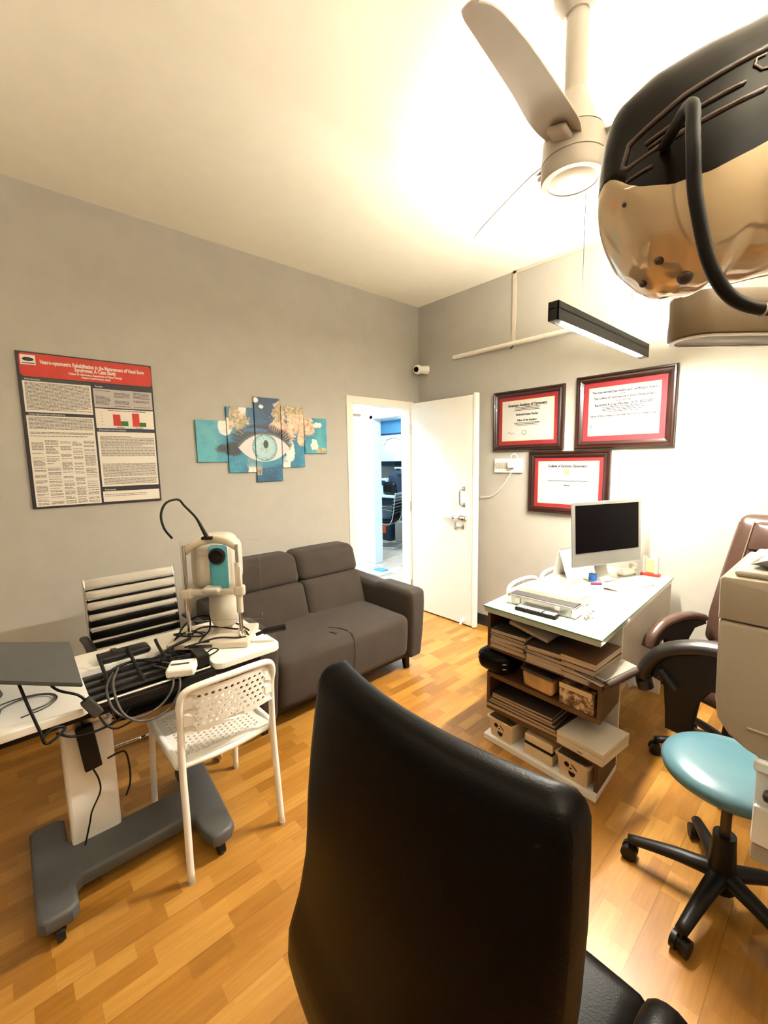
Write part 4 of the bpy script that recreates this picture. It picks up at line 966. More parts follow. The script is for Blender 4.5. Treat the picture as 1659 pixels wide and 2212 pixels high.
# executive chair (local frame: faces +x)
def side_arm(b1, b2, s, w=.27):
    y = s * w
    tube(b1, [(-.16, y, .645), (-.06, y, .672), (.06, y, .672), (.15, y, .650), (.215, y, .60), (.24, y, .545)], .030, ry=.021, up=(0, 0, 1), n=14)
    poly = [(-.17, .63), (-.06, .652), (.06, .652), (.14, .632), (.20, .585), (.215, .54), (.185, .53), (.16, .57), (.12, .575), (.10, .53), (.09, .47), (.08, .40), (.0, .385), (-.05, .40), (-.045, .48), (-.05, .55), (-.09, .60), (-.18, .61)]
    prism(b2, poly, frame_m((0, y + .014, 0), (1, 0, 0), (0, 0, 1)), .028, .006)
t = thing('executive_chair', 'dark brown leather executive chair with high stitched back, beside the desk', 'office chair', (-.325, 2.50, 0), math.atan2(-.93, -.37))
star_base(t, .31, .085, M['black'], .034, .5, chrome=True, pr=.024, top=.42)
b = BM(); cushion(b, -.25, .26, -.255, .255, .42, .53, .05, (.01, .0, .022), 16, fn=lambda p: Vector((p.x, p.y, p.z - max(0, p.x - .12) ** 2 * 1.6))); build('seat', b, M['brownleather'], t, local=True, smooth='all')
b = BM(); bbox(b, -.12, .12, -.10, .10, .395, .425, .01); build('tilt_mechanism', b, M['black'], t, local=True)
def backfn(p):
    f = (p.z - .5) / .7; w = 1.13 - .24 * max(0, f - .25)
    return Vector((p.x - .10 * f - .10 * f * f * .5 + .03 * abs(p.y / .25) ** 2, p.y * w, p.z))
b = BM(); cushion(b, -.31, -.21, -.255, .255, .50, 1.20, .045, (.012, 0, 0), 22, fn=backfn); bk = build('backrest', b, M['brownleather'], t, local=True, smooth='all')
b = BM(); cushion(b, -.235, -.195, -.150, .150, .53, 1.01, .018, (.016, 0, 0), 14, fn=backfn); build('centre_panel', b, M['brownleather'], bk, local=True, smooth='all')
b = BM(); cushion(b, -.235, -.190, -.165, .165, 1.02, 1.17, .02, (.02, 0, 0), 14, fn=backfn); build('head_panel', b, M['brownleather'], bk, local=True, smooth='all')
b = BM()
for s in (-1, 1):
    tube(b, [backfn(Vector((-.226, s * .238, z))) for z in (.60, .7, .85, 1.0, 1.1, 1.17)], .0045, n=6)
    tube(b, [backfn(Vector((-.200, s * .168, z))) for z in (.54, .7, .85, 1.0, 1.1, 1.17)], .004, n=6)
build('piping', b, M['stitch'], bk, local=True, smooth='all')
for s in (-1, 1):
    b1, b2 = BM(), BM(); side_arm(b1, b2, s)
    ar = build('armrest', b1, M['brownleather'], t, local=True, smooth='all'); build('arm_support', b2, M['black'], ar, local=True)

# foreground black chair, seen from behind (local frame: faces +y through rotz)
t = thing('office_chair', 'large black leather chair seen from behind in the foreground', 'office chair', (-.437, .655, 0), math.radians(90.2))
# local: x forward, y left ; camera behind at -x
star_base(t, .30, .085, M['black'], .034, .3, top=.43)
b = BM()
ks = [(.42, -.285, .283), (.50, -.30, .290), (.57, -.295, .288), (.66, -.275, .270), (.76, -.262, .256), (.86, -.252, .262), (.96, -.240, .262), (1.04, -.230, .258), (1.09, -.224, .254), (1.115, -.222, .246), (1.125, -.222, .234)]
def samp(z):
    for a, c in zip(ks, ks[1:]):
        if z <= c[0]:
            f = max(0, (z - a[0]) / (c[0] - a[0])); return a[1] + (c[1] - a[1]) * f, a[2] + (c[2] - a[2]) * f
    return ks[-1][1], ks[-1][2]
def fcb(p):
    x0, hw = samp(p.z); u = p.y
    return Vector((p.x + x0 + .035 * u * u, u * hw, p.z))
cushion(b, -.035, .035, -1, 1, .42, 1.125, .033, (.010, 0, 0), 30, fn=fcb)
bk = build('backrest', b, M['leather'], t, local=True, smooth='all')
b = BM(); tube(b, [fcb(Vector((-.0285, y, 1.108 - .00 * abs(y)))) for y in (-.93, -.94, -.95)] + [fcb(Vector((-.034, -.9, 1.085))), fcb(Vector((-.037, -.86, 1.075)))], .0015, n=5); build('corner_seam', b, M['leather'], bk, local=True, smooth='all')
b = BM(); cushion(b, -.22, .175, -.26, .26, .43, .505, .035, (.0, 0, .008), 14); build('seat', b, M['leather'], t, local=True, smooth='all')
b = BM(); bbox(b, -.12, .12, -.10, .10, .40, .435, .01); build('tilt_mechanism', b, M['black'], t, local=True)
for s in (-1, 1):
    b1, b2 = BM(), BM()
    tube(b1, [(-.14, s * .30, .60), (-.06, s * .30, .635), (.0, s * .30, .64), (.05, s * .30, .625), (.075, s * .30, .59)], .034, ry=.022, up=(0, 0, 1), n=14)
    prism(b2, [(-.12, .61), (.03, .62), (.02, .57), (.01, .45), (-.08, .45), (-.07, .56)], frame_m((0, s * .30 + .012, 0), (1, 0, 0), (0, 0, 1)), .024, .005)
    ar = build('armrest', b1, M['leather'], t, local=True, smooth='all'); build('arm_support', b2, M['black'], ar, local=True)
    b = BM(); bbox(b, -.08, .0, min(s * .24, s * .315), max(s * .24, s * .315), .435, .455, .005); build('arm_bracket', b, M['black'], ar, local=True)

# pedestal examination chair, mostly hidden behind the beige housing; only its curved arm shows (local = world)
t = thing('examination_chair', 'black chair hidden by beige housing, only its curved arm showing above the stool', 'chair', (.06, 1.98, 0))
b = BM(); cushion(b, -.14, .28, 1.78, 2.14, .555, .635, .03, (0, 0, .01), 10); build('seat', b, M['leather'], t, smooth='all')
b = BM(); cushion(b, .26, .34, 1.78, 2.14, .60, 1.15, .035, (.01, 0, 0), 10); build('backrest', b, M['leather'], t, smooth='all')
b = BM(); cyl(b, (.16, 1.98, .03), (.16, 1.98, .56), .045, n=24); build('pedestal', b, M['steel'], t, smooth=True)
b = BM(); lathe(b, [(0, 0), (.16, 0), (.15, .03), (0, .035)], (.16, 1.98, 0)); build('foot', b, M['black'], t, smooth=True)
b = BM(); yy = 2.07
tube(b, [(-.18, yy, .745), (-.30, yy, .742), (-.40, yy, .728), (-.50, yy, .685), (-.565, yy, .61), (-.585, yy, .535), (-.575, yy, .485)], lambda f: .046 if f < .85 else .042, ry=.031, up=(0, 0, 1), n=16, k=8)
ar = build('armrest', b, M['armpad'], t, smooth='all')
b = BM(); prism(b, [(-.16, .735), (-.30, .735), (-.40, .715), (-.48, .68), (-.535, .62), (-.555, .55), (-.535, .545), (-.515, .575), (-.505, .52), (-.495, .42), (-.49, .335), (-.395, .335), (-.385, .42), (-.375, .50), (-.34, .56), (-.16, .60)], frame_m((0, yy + .018, 0), (1, 0, 0), (0, 0, 1)), .036, .010, 3)
build('arm_support', b, M['black'], ar)
b = BM(); cyl(b, (-.52, yy - .03, .60), (-.46, yy - .03, .53), .016, .02); build('arm_knob', b, M['black'], ar, smooth=True)
b = BM(); bbox(b, -.47, .16, yy - .02, yy + .02, .335, .375, .008); build('arm_bracket', b, M['black'], ar)

# ------------------------------------------------------------------ doctor's desk with the zig-zag shelf end
def DQ(u, v, z=0.):
    """desk plan: u 0..0.6 across, v 0..1.27 towards the back wall"""
    return Vector((-1.27 + u * .998 - .055 * v, 1.82 - .035 * u + v, z))
def dbox(b, u0, u1, v0, v1, z0, z1, bev=0.):
    q = BM()
    if bev: bbox(q, u0, u1, v0, v1, z0, z1, bev)
    else: box(q, u0, u1, v0, v1, z0, z1)
    for v in q.verts: v.co = DQ(v.co.x, v.co.y, v.co.z)
    join(b, q)
t = thing('office_desk', 'long white desk with glass top and open zig-zag shelves at its near end', 'desk', tuple(DQ(.3, .65)))
b = BM(); dbox(b, .004, .598, .004, 1.275, .722, .748, .002); build('desktop', b, M['desktop'], t)
b = BM(); dbox(b, 0, .602, 0, 1.28, .7485, .756, .001); build('glass_sheet', b, M['desktop'], t, label='glass sheet with greenish edge')
b = BM(); dbox(b, -.001, .603, -.001, .001, .7485, .756); dbox(b, .6015, .6035, 0, 1.28, .7485, .756); build('glass_edge', b, M['glassedge'], t)
b = BM(); dbox(b, .585, .60, .31, 1.24, .40, .722, .001); build('side_panel', b, M['beige'], t, label='beige modesty panel')
b = BM(); dbox(b, .0, .598, .295, .312, 0, .722, .001); build('divider_panel', b, M['cream'], t)
b = BM(); dbox(b, .02, .58, 1.20, 1.22, 0, .722, .001); build('end_panel', b, M['white'], t)
sv0, sv1 = .045, .295
b = BM(); dbox(b, 0, .60, .02, sv1, 0, .028, .001); build('base_board', b, M['white'], t, label='white base board')
for (z0, z1) in ((.508, .532), (.352, .376), (.165, .189)):
    b = BM(); dbox(b, .0, .595, sv0, sv1, z0, z1, .001); build('shelf', b, M['wood'], t)
for (u0, u1, z0, z1) in ((0, .018, .532, .722), (.58, .598, .376, .508), (0, .018, .189, .352), (.58, .598, .028, .165)):
    b = BM(); dbox(b, u0, u1, sv0, sv1, z0, z1, .001); build('shelf_side', b, M['wood'], t)
# sheets under the glass: print on the desk, one sheet each
for i, (u0, v0, w, h, rz, mm, lb) in enumerate(((.30, .50, .19, .13, -.2, 'paper', 'white sheet with blue lines'), (.25, .66, .20, .13, .15, 'basket', 'cream sheet near middle of desk'), (.36, .72, .17, .20, .1, 'posterwhite', 'printed cream sheet'), (.33, .22, .16, .14, -.1, 'posterwhite', 'ruled yellowish sheet'), (.15, .60, .10, .07, .3, 'paper', 'small printed card'))):
    b = BM(); q = BM(); box(q, -w / 2, w / 2, -h / 2, h / 2, .7561, .7568)
    c = DQ(u0 + w / 2, v0 + h / 2); bmesh.ops.transform(q, matrix=Matrix.Translation((c.x, c.y, 0)) @ Matrix.Rotation(rz, 4, 'Z'), verts=q.verts); join(b, q)
    sh = build('paper_sheet', b, M[mm], None); tag(sh, lb + ' lying on desk glass, ' + ('towards the front corner', 'beside the folded calendar', 'towards the keyboard', 'nearest the front edge', 'by the silver box')[i], 'paper')
    b = BM()
    for k in range(7):
        q = BM(); y = h / 2 - .02 - k * (h - .03) / 7; box(q, -w / 2 + .012, w / 2 - .012 - .02 * rnd.random(), y, y + .0025, .7568, .7571)
        bmesh.ops.transform(q, matrix=Matrix.Translation((c.x, c.y, 0)) @ Matrix.Rotation(rz, 4, 'Z'), verts=q.verts); join(b, q)
    build('print_lines', b, M['cyan'] if i == 0 else M['inkp'], sh)
ZT = .756
def dthing(name, lb, cat, u, v, z=ZT, group=None): return thing(name, lb, cat, tuple(DQ(u, v, z)), 0, group)
# silver case, box, remote
t = dthing('silver_case', 'long low aluminium case with dark lid strip at front of the desk', 'case', .25, .17)
c = DQ(.255, .175); cm = Matrix.Translation((c.x, c.y, ZT)) @ Matrix.Rotation(.04, 4, 'Z')
b = BM(); bbox(b, -.175, .175, -.042, .042, 0, .052, .004, mtx=cm); build('case_body', b, M['alu'], t)
b = BM(); bbox(b, -.165, .165, -.034, .034, .052, .0545, .001, mtx=cm); build('lid_strip', b, M['darkgrey'], t, label='dark lid strip')
for s in (-.165, .165):
    b = BM(); bbox(b, s - .011, s + .011, -.044, .044, -.0, .054, .005, mtx=cm); build('corner_guard', b, M['chrome'], t)
for s in (-.115, .09):
    b = BM(); bbox(b, s - .012, s + .012, -.049, -.042, .014, .044, .002, mtx=cm); build('latch', b, M['steel'], t)
t = dthing('instrument_box', 'flat white box with knob, lying behind the long aluminium case', 'box', .25, .31)
b = BM(); c = DQ(.24, .33); cm = Matrix.Translation((c.x, c.y, ZT)) @ Matrix.Rotation(.0, 4, 'Z'); bbox(b, -.155, .155, -.075, .075, 0, .062, .006, mtx=cm); build('box_body', b, M['white'], t)
b = BM(); bbox(b, .11, .157, -.06, .06, .012, .052, .003, mtx=cm); build('end_plate', b, M['alu'], t)
b = BM(); cyl(b, cm @ Vector((-.12, -.05, .062)), cm @ Vector((-.12, -.05, .074)), .008); build('knob', b, M['steel'], t, smooth=True)
t = dthing('remote_control', 'black slim remote control with white keys at the desk front edge', 'remote control', .25, .085)
c = DQ(.26, .085); cm = Matrix.Translation((c.x, c.y, ZT)) @ Matrix.Rotation(.05, 4, 'Z')
b = BM(); bbox(b, -.105, .105, -.024, .024, 0, .018, .008, 3, mtx=cm); build('body', b, M['black'], t)
b = BM(); bbox(b, .04, .098, -.018, .018, .018, .0192, .001, mtx=cm); build('display', b, M['lightgrey'], t)
b = BM()
for i in range(9):
    for j in range(3): bbox(b, -.095 + i * .0145, -.085 + i * .0145, -.017 + j * .0125, -.009 + j * .0125, .018, .0205, .001, mtx=cm)
build('keys', b, M['white'], t)
t = dthing('key_bunch', 'small bunch of keys beside the right end of aluminium case', 'keys', .46, .20)
b = BM()
for k in range(4):
    cyl(b, DQ(.455 + .006 * k, .20 + .014 * k, ZT + .001 + .008 * k), DQ(.475 + .004 * k, .17 + .02 * k, ZT + .006 + .009 * k), .006, .003, 8)
tube(b, [DQ(.45, .20, ZT + .008), DQ(.46, .215, ZT + .03), DQ(.475, .205, ZT + .03), DQ(.47, .19, ZT + .008)], .0015); build('keys', b, M['steel'], t, smooth=True)
# monitor, facing the office chair side
t = dthing('computer_monitor', 'silver all-in-one computer with black screen standing on the desk', 'monitor', .32, .86)
mc = Vector((-1.0, 2.70, 0)); md = Vector((.38, .925, 0)).normalized()
mf = Vector((md.y, -md.x, 0))
MMx = frame_m((mc.x, mc.y, .865), md, (mf * -.06 + Vector((0, 0, 1))))
# local x along the screen, y up, z = x cross y = facing side
w2 = .268
b = BM(); prism(b, rrect(-w2, w2, 0, .385, .008), MMx, .012, .003); build('display_housing', b, M['alu'], t)
b = BM(); prism(b, rrect(-w2 + .022, w2 - .022, .082, .365, .003), MMx @ Matrix.Translation((0, 0, .012)), .0012); build('screen', b, M['screen'], t, label='black screen')
b = BM()
tube(b, [mc + mf * -.01 + Vector((0, 0, .96)), mc + mf * -.05 + Vector((0, 0, .90)), mc + mf * -.03 + Vector((0, 0, .80)), mc + mf * .03 + Vector((0, 0, ZT + .008))], .004, up=md, ry=.05, n=12); build('stand', b, M['alu'], t, smooth=True)
b = BM(); prism(b, rrect(-.09, .09, -.09, .10, .01), frame_m((mc.x, mc.y, ZT), md, mf), -.006); bmesh.ops.translate(b, verts=b.verts, vec=(0, 0, .0)); build('stand_foot', b, M['alu'], t)
# desk calendar (A-frame)
t = dthing('desk_calendar', 'white A-frame desk calendar standing left of the monitor', 'calendar', .05, .80)
a0, a1 = Vector((-1.285, 2.60, ZT)), Vector((-1.185, 2.585, ZT)); top_ = Vector((-1.248, 2.60, ZT + .175)); dv = Vector((.05, .22, 0))
for p in (a0, a1):
    b = BM(); n_ = (top_ - p).cross(dv).normalized() * .003
    A = [b.verts.new(k) for k in (p, top_, top_ + dv, p + dv)]; B2 = [b.verts.new(k.co + n_) for k in A]
    b.faces.new(A); b.faces.new(B2[::-1])
    for i in range(4): b.faces.new((A[i], B2[i], B2[(i + 1) % 4], A[(i + 1) % 4]))
    build('card', b, M['white'], t)
b = BM(); box(b, 0, .1, 0, .22, 0, .003, mtx=Matrix.Translation((-1.285, 2.60, ZT))); build('bottom_card', b, M['lightgrey'], t)
b = BM(); tube(b, [top_, top_ + dv], .004, k=1); build('binding', b, M['steel'], t)
# little things
t = dthing('keyboard', 'thin white keyboard lying on desk in front of the monitor', 'keyboard', .42, .86)
cm = frame_m((-.865, 2.68, ZT), Vector((.28, .95, 0)), Vector((-.95, .28, 0)))
b = BM(); bbox(b, -.15, .15, -.06, .06, .0012, .012, .004, mtx=cm); build('body', b, M['white'], t)
b = BM()
for i in range(13):
    for j in range(5): bbox(b, -.14 + i * .0216, -.122 + i * .0216, -.052 + j * .0212, -.034 + j * .0212, .012, .0145, .001, mtx=cm)
build('keys', b, M['paper'], t)
t = dthing('computer_mouse', 'white curved computer mouse beside the thin keyboard', 'mouse', .34, 1.02)
b = BM(); cushion(b, -.055, .055, -.028, .028, 0, .036, .018, (0, 0, .006), 10, mtx=Matrix.Translation((-.965, 2.93, ZT + .001)) @ Matrix.Rotation(1.2, 4, 'Z')); build('body', b, M['white'], t, smooth='all')
b = BM(); cyl(b, (-.955, 2.955, ZT + .036), (-.952, 2.962, ZT + .036), .007, n=12); build('scroll_wheel', b, M['lightgrey'], t)
t = dthing('tissue_pack', 'small bright blue pack standing under the monitor', 'pack', .25, .84)
b = BM(); bbox(b, -1.075, -1.035, 2.63, 2.66, ZT + .0012, ZT + .05, .004); build('pack', b, M['blue'], t)
b = BM(); bbox(b, -1.07, -1.04, 2.635, 2.655, ZT + .05, ZT + .062, .003); build('cap', b, M['white'], t)
t = dthing('marker_pen', 'purple marker pen lying in front of the blue pack', 'pen', .3, .72)
b = BM(); cyl(b, (-1.03, 2.56, ZT + .009), (-.985, 2.60, ZT + .009), .0085); build('barrel', b, M['purple'], t, smooth=True)
b = BM(); cyl(b, (-.985, 2.60, ZT + .009), (-.965, 2.618, ZT + .009), .0075, .004); build('tip', b, M['white'], t, smooth=True)
t = dthing('glass_award', 'round clear glass award with gold star on small stand', 'award', .35, 1.16)
b = BM(); lathe(b, [(0, -.028), (.018, -.022), (.028, 0), (.018, .022), (0, .028)], (-.945, 2.985, ZT + .055), 20); build('ball', b, M['crystal'], t, smooth='all')
b = BM(); lathe(b, [(0, 0), (.02, 0), (.018, .008), (.006, .014), (.006, .03), (0, .03)], (-.945, 2.985, ZT)); build('stand', b, M['alu'], t, smooth=True)
b = BM(); cyl(b, (-.945, 2.955, ZT + .055), (-.945, 2.953, ZT + .055), .012, n=5); build('star', b, M['gold'], t)
t = dthing('acrylic_trophy', 'acrylic trophy with red base and gold relief at the desk back corner', 'trophy', .42, 1.2)
b = BM(); bbox(b, -.905, -.80, 3.0, 3.045, ZT, ZT + .016, .003); build('base', b, M['red'], t, label='red base')
b = BM(); bbox(b, -.898, -.872, 3.005, 3.035, ZT + .016, ZT + .13, .008); bbox(b, -.832, -.808, 3.005, 3.035, ZT + .016, ZT + .125, .008); build('pillar', b, M['crystal'], t)
b = BM(); cushion(b, -.875, -.828, 3.012, 3.028, ZT + .018, ZT + .112, .008, n=6); build('gold_relief', b, M['gold'], t, smooth='all', label='gold relief')

# shelf contents ---------------------------------------------------------------
def booklet(u, v, z, w, d, h, rz, lb, cover='cover', group=None, tilt=0., name='journal'):
    c = DQ(u, v); m4 = Matrix.Translation((c.x, c.y, z)) @ Matrix.Rotation(rz, 4, 'Z') @ Matrix.Rotation(tilt, 4, 'Y')
    t = thing(name, lb, 'journal' if name == 'journal' else 'folder', (c.x, c.y, z), 0, group)
    b = BM(); bbox(b, -w / 2 + .002, w / 2 - .002, -d / 2 + .002, d / 2 - .002, .0015, h - .0015, .001, mtx=m4); build('pages', b, M['pages'], t)
    b = BM(); box(b, -w / 2, w / 2, -d / 2, d / 2, h - .0015, h, mtx=m4); box(b, -w / 2, w / 2, -d / 2, d / 2, 0, .0015, mtx=m4); build('cover', b, M[cover], t)
S1 = .5325
G = 'journals piled on the top shelf of the desk'
z = S1
for k, (h, rz, cv) in enumerate(((.018, .02, 'paper'), (.024, -.03, 'cover'), (.020, .05, 'lightgrey'), (.016, -.02, 'cover'), (.020, .03, 'darkgrey'))):
    booklet(.135, .155, z, .20, .25, h, rz, ('pale journal at bottom of left pile on top shelf', 'thick dark-covered journal second in left pile on top shelf', 'grey-covered journal in middle of left pile on top shelf', 'thin dark journal fourth in left pile on top shelf', 'dark journal topmost of left pile on top shelf')[k], cv, G); z += h + .0005
booklet(.24, .17, z + .028, .21, .25, .014, .02, 'grey journal sloping down from left pile to right pile', 'lightgrey', G, .20)
z = S1
for k, (h, rz, cv) in enumerate(((.022, .0, 'paper'), (.022, .04, 'lightgrey'), (.018, -.05, 'cover'), (.026, .06, 'cover'))):
    booklet(.355, .145, z, .205, .26, h, rz, ('pale journal at bottom of middle pile on top shelf', 'grey-covered journal second in middle pile on top shelf', 'dark journal third in middle pile on top shelf', 'curved dark journal topmost of middle pile on top shelf')[k], cv, G); z += h + .0005
z = S1
for k, (h, rz, cv, u, w) in enumerate(((.022, -.06, 'paper', .51, .16), (.024, -.04, 'cover', .515, .15), (.026, -.06, 'cover', .515, .15), (.030, -.02, 'wood', .51, .16))):
    booklet(u, .145, z, w if k else .11, .27, h, rz, ('pale magazine lowest in right pile on top shelf', 'dark magazine second in right pile sticking out of shelf', 'dark folder third in right pile on top shelf', 'thick brown box file topmost of right pile on top shelf')[k], cv, G); z += h + .0005
t = thing('magazine', 'grey glossy magazine sticking out from right side of top shelf', 'magazine', tuple(DQ(.58, .16, S1)))
c = DQ(.568, .14); m4 = Matrix.Translation((c.x, c.y, S1 + .030)) @ Matrix.Rotation(-.16, 4, 'Z') @ Matrix.Rotation(.06, 4, 'Y')
b = BM(); bbox(b, -.05, .075, -.14, .13, 0, .010, .002, mtx=m4); build('pages', b, M['lightgrey'], t)
b = BM(); bbox(b, -.05, .076, -.141, .131, .010, .012, .0005, mtx=m4); build('cover', b, M['grey'], t)
t = thing('clear_folder', 'clear-edged plastic folder lying over the grey magazine', 'folder', tuple(DQ(.66, .16, S1)))
m4 = Matrix.Translation((c.x, c.y, S1 + .046)) @ Matrix.Rotation(-.2, 4, 'Z') @ Matrix.Rotation(.10, 4, 'Y')
b = BM(); bbox(b, .0, .085, -.12, .12, 0, .014, .003, mtx=m4); build('folder', b, M['steel'], t)
b = BM(); cyl(b, m4 @ Vector((.090, -.12, -.006)), m4 @ Vector((.090, .10, .0)), .017); r_ = tag(build('rolled_magazine', b, M['cover'], smooth=True), 'rolled dark brown magazine jutting from right end of top shelf', 'magazine')
t = thing('zip_case', 'round black zipped case bulging from left end of second shelf', 'case', tuple(DQ(.07, .14, .376)))
b = BM(); cushion(b, -1.335, -1.145, 1.84, 2.05, .3775, .500, .055, (.01, .01, .004), 14); build('case_body', b, M['leather'], t, smooth='all')
b = BM()
for z in (.425, .452):
    pts = [(-1.24 + .099 * math.copysign(abs(math.cos(a)) ** .6, math.cos(a)), 1.945 + .109 * math.copysign(abs(math.sin(a)) ** .6, math.sin(a)), z) for a in [2 * PI * k / 28 for k in range(29)]]
    tube(b, pts, .0025, n=6, k=2)
build('zip', b, M['steel'], t, smooth='all')
t = thing('food_container', 'clear amber food container with lid in middle of second shelf', 'container', tuple(DQ(.31, .12, .376)))
b = BM(); q = BM(); cushion(q, -.085, .085, -.08, .08, 0, .086, .018, n=8, fn=lambda p: Vector((p.x * (.92 + p.z), p.y * (.92 + p.z), p.z)));
for v in q.verts: v.co = DQ(.30, .125) + Matrix.Rotation(-.08, 3, 'Z') @ v.co + Vector((0, 0, .3765))
join(b, q); build('tub', b, M['plastictub'], t, smooth='all')
b = BM(); q = BM(); bbox(q, -.088, .088, -.083, .083, .0865, .100, .006, 3)
for v in q.verts: v.co = DQ(.30, .125) + Matrix.Rotation(-.08, 3, 'Z') @ v.co + Vector((0, 0, .3765))
join(b, q); build('lid', b, M['cover'], t)
t = thing('printed_carton', 'upright patterned carton at right end of second shelf', 'carton', tuple(DQ(.49, .12, .376)))
b = BM(); dbox(b, .405, .565, .05, .20, .3765, .474, .002); build('carton', b, M['photo'], t)
b = BM(); dbox(b, .405, .555, .046, .05, .455, .478, .0005); build('label_strip', b, M['basket'], t)
G2 = 'dark folders stacked on third shelf'
z = .1895
for k, (h, w) in enumerate(((.022, .40), (.016, .38), (.016, .36), (.016, .34), (.014, .33))):
    booklet(.215, .15, z, w, .22, h, .015 * (-1) ** k, ('dark folder lowest of the stack on third shelf', 'dark folder second from bottom on third shelf', 'dark folder in middle of the third shelf stack', 'dark folder second from top on third shelf', 'smaller dark folder topmost on third shelf')[k], 'cover' if k else 'wood', G2, 0, 'file_folder'); z += h + .001
t = thing('white_box', 'flat white box jutting out at right end of third shelf', 'box', tuple(DQ(.53, .13, .1895)))
m4 = Matrix.Translation(DQ(.545, .135, .1895)) @ Matrix.Rotation(-.10, 4, 'Z')
b = BM(); bbox(b, -.115, .10, -.12, .12, 0, .036, .003, mtx=m4); build('box_base', b, M['cream'], t)
b = BM(); bbox(b, -.116, .101, -.121, .121, .0375, .060, .003, mtx=m4); bx_ = build('lid', b, M['cream'], t)
b = BM(); bbox(b, -.012, .012, -.1222, -.1208, .012, .015, .0003, mtx=m4); build('mark', b, M['ink'], t)
def basket(u, v, label):
    t = thing('storage_basket', label, 'basket', tuple(DQ(u, v, .0285)), 0, 'cream storage baskets with face cut-outs')
    b = BM()
    W0, D0, W1, D1, H = .066, .085, .076, .095, .108
    m4 = Matrix.Translation(DQ(u, v, .0285)) @ Matrix.Rotation(-.06, 4, 'Z')
    def ring(w, d, z, r=.012): return [b.verts.new(m4 @ Vector((x_, y_, z))) for x_, y_ in rrect(-w, w, -d, d, r, 4)]
    R0, R1, R1o, R1d = ring(W0, D0, 0), ring(W1, D1, H), ring(W1 + .006, D1 + .006, H), ring(W1 + .006, D1 + .006, H - .008)
    I1, I0 = ring(W1 - .003, D1 - .003, H), ring(W0 - .003, D0 - .003, .004)
    n = len(R0)
    for A, B in ((R0, R1), (R1d, R1o), (R1o, I1), (I1, I0)):
        for i in range(n): b.faces.new((A[i], A[(i + 1) % n], B[(i + 1) % n], B[i]))
    b.faces.new(R0[::-1]); b.faces.new(I0)
    build('basket_body', b, M['basket'], t, smooth=True)
    b = BM(); yf = -D1 + .004
    fm = m4 @ frame_m((0, -.0885, .05), (1, 0, 0), (0, -.09, 1))
    prism(b, [(x_ - .024, y_ + .022) for x_, y_ in ell(0, 0, .0115, .012)], fm, .003)
    e2 = [(.012 + x_ * .8 - y_ * .6, .022 + x_ * .6 * -1 + y_ * .8) for x_, y_ in ell(0, 0, .016, .010)]
    prism(b, e2, fm, .003)
    prism(b, ell(-.004, .010, .005, .003), fm, .003)
    prism(b, [(.016 * math.cos(a) - .0, -.008 + .024 * math.sin(a)) for a in [PI + PI * k / 10 for k in range(11)]], fm, .003)
    build('face_cutout', b, M['black'], t)
    return t
basket(.105, .125, 'left cream basket with cut-out face on the desk base board')
basket(.495, .125, 'right cream basket with cut-out face on the desk base board')
t = thing('lidded_tub', 'cream tub with black band between the two face baskets', 'tub', tuple(DQ(.305, .125, .0285)))
for (z0, z1, mm, nm) in ((0, .052, 'basket', 'tub_body'), (.052, .066, 'black', 'black_band'), (.066, .108, 'basket', 'upper_tub')):
    b = BM(); dbox(b, .232, .385, .045, .21, .0285 + z0, .0285 + z1, .008); build(nm, b, M[mm], t)

# ------------------------------------------------------------------ equipment at the right edge
t = thing('equipment_housing', 'tall beige equipment housing with rounded base at right edge', 'equipment', (.06, 1.28, .80))
by = 1.12
b = BM()
pr = [(-.183, 1.165), (-.178, .985), (-.172, .945), (-.150, .915), (-.118, .895), (-.10, .890), (.34, .890), (.34, 1.165)]
prism(b, [(p[0], p[1]) for p in pr], frame_m((0, by + .34, 0), (1, 0, 0), (0, 0, 1)), .34, .008, 3); build('lower_housing', b, M['beige'], t, smooth=True)
b = BM(); prism(b, [(-.184, 1.169), (-.186, 1.256), (-.18, 1.262), (.34, 1.262), (.34, 1.169)], frame_m((0, by + .34, 0), (1, 0, 0), (0, 0, 1)), .34, .006, 2); build('upper_housing', b, M['beige'], t, smooth=True)
b = BM(); bbox(b, -.165, .33, by + .015, by + .32, 1.262, 1.276, .007, 3); build('top_lid', b, M['lightgrey'], t, smooth=True)
b = BM(); bbox(b, -.055, -.050, by - .006, by, .905, .945, .001); bbox(b, -.12, -.05, by - .004, by, .945, .949, .001); build('panel_seam', b, M['beige'], t)
t = thing('plastic_bag', 'crumpled grey plastic bag lying on the beige housing', 'bag', (-.02, 1.26, 1.293))
b = BM(); cushion(b, -.135, .22, 1.16, 1.40, 1.277, 1.335, .028, (.01, .02, .03), 20)
for v in b.verts:
    k = v.co; f = max(0, k.z - 1.282) / .055
    n_ = math.sin(k.x * 55 + math.sin(k.y * 40) * 2) * .010 + math.sin(k.y * 70 + k.x * 30) * .007
    v.co = Vector((k.x + n_ * f, k.y + n_ * f, k.z + n_ * f - max(0, (-.02 - k.x)) * .35 * f))
build('bag', b, M['cloth'], t, smooth='all')
t = thing('equipment_trolley', 'white drawer trolley carrying the beige housing at right edge', 'trolley', (.08, 1.28, 0))
b = BM(); bbox(b, -.100, .34, by + .0, by + .34, .70, .885, .006); bbox(b, -.104, .34, by - .01, by + .34, .865, .889, .004); build('cabinet_body', b, M['clinicwhite'], t)
b = BM(); bbox(b, -.098, .34, by - .012, by, .705, .79, .004); dr = build('drawer', b, M['white'], t)
b = BM(); bbox(b, -.085, .1, by - .03, by - .004, .815, .835, .008, 3); build('handle', b, M['darkgrey'], t)
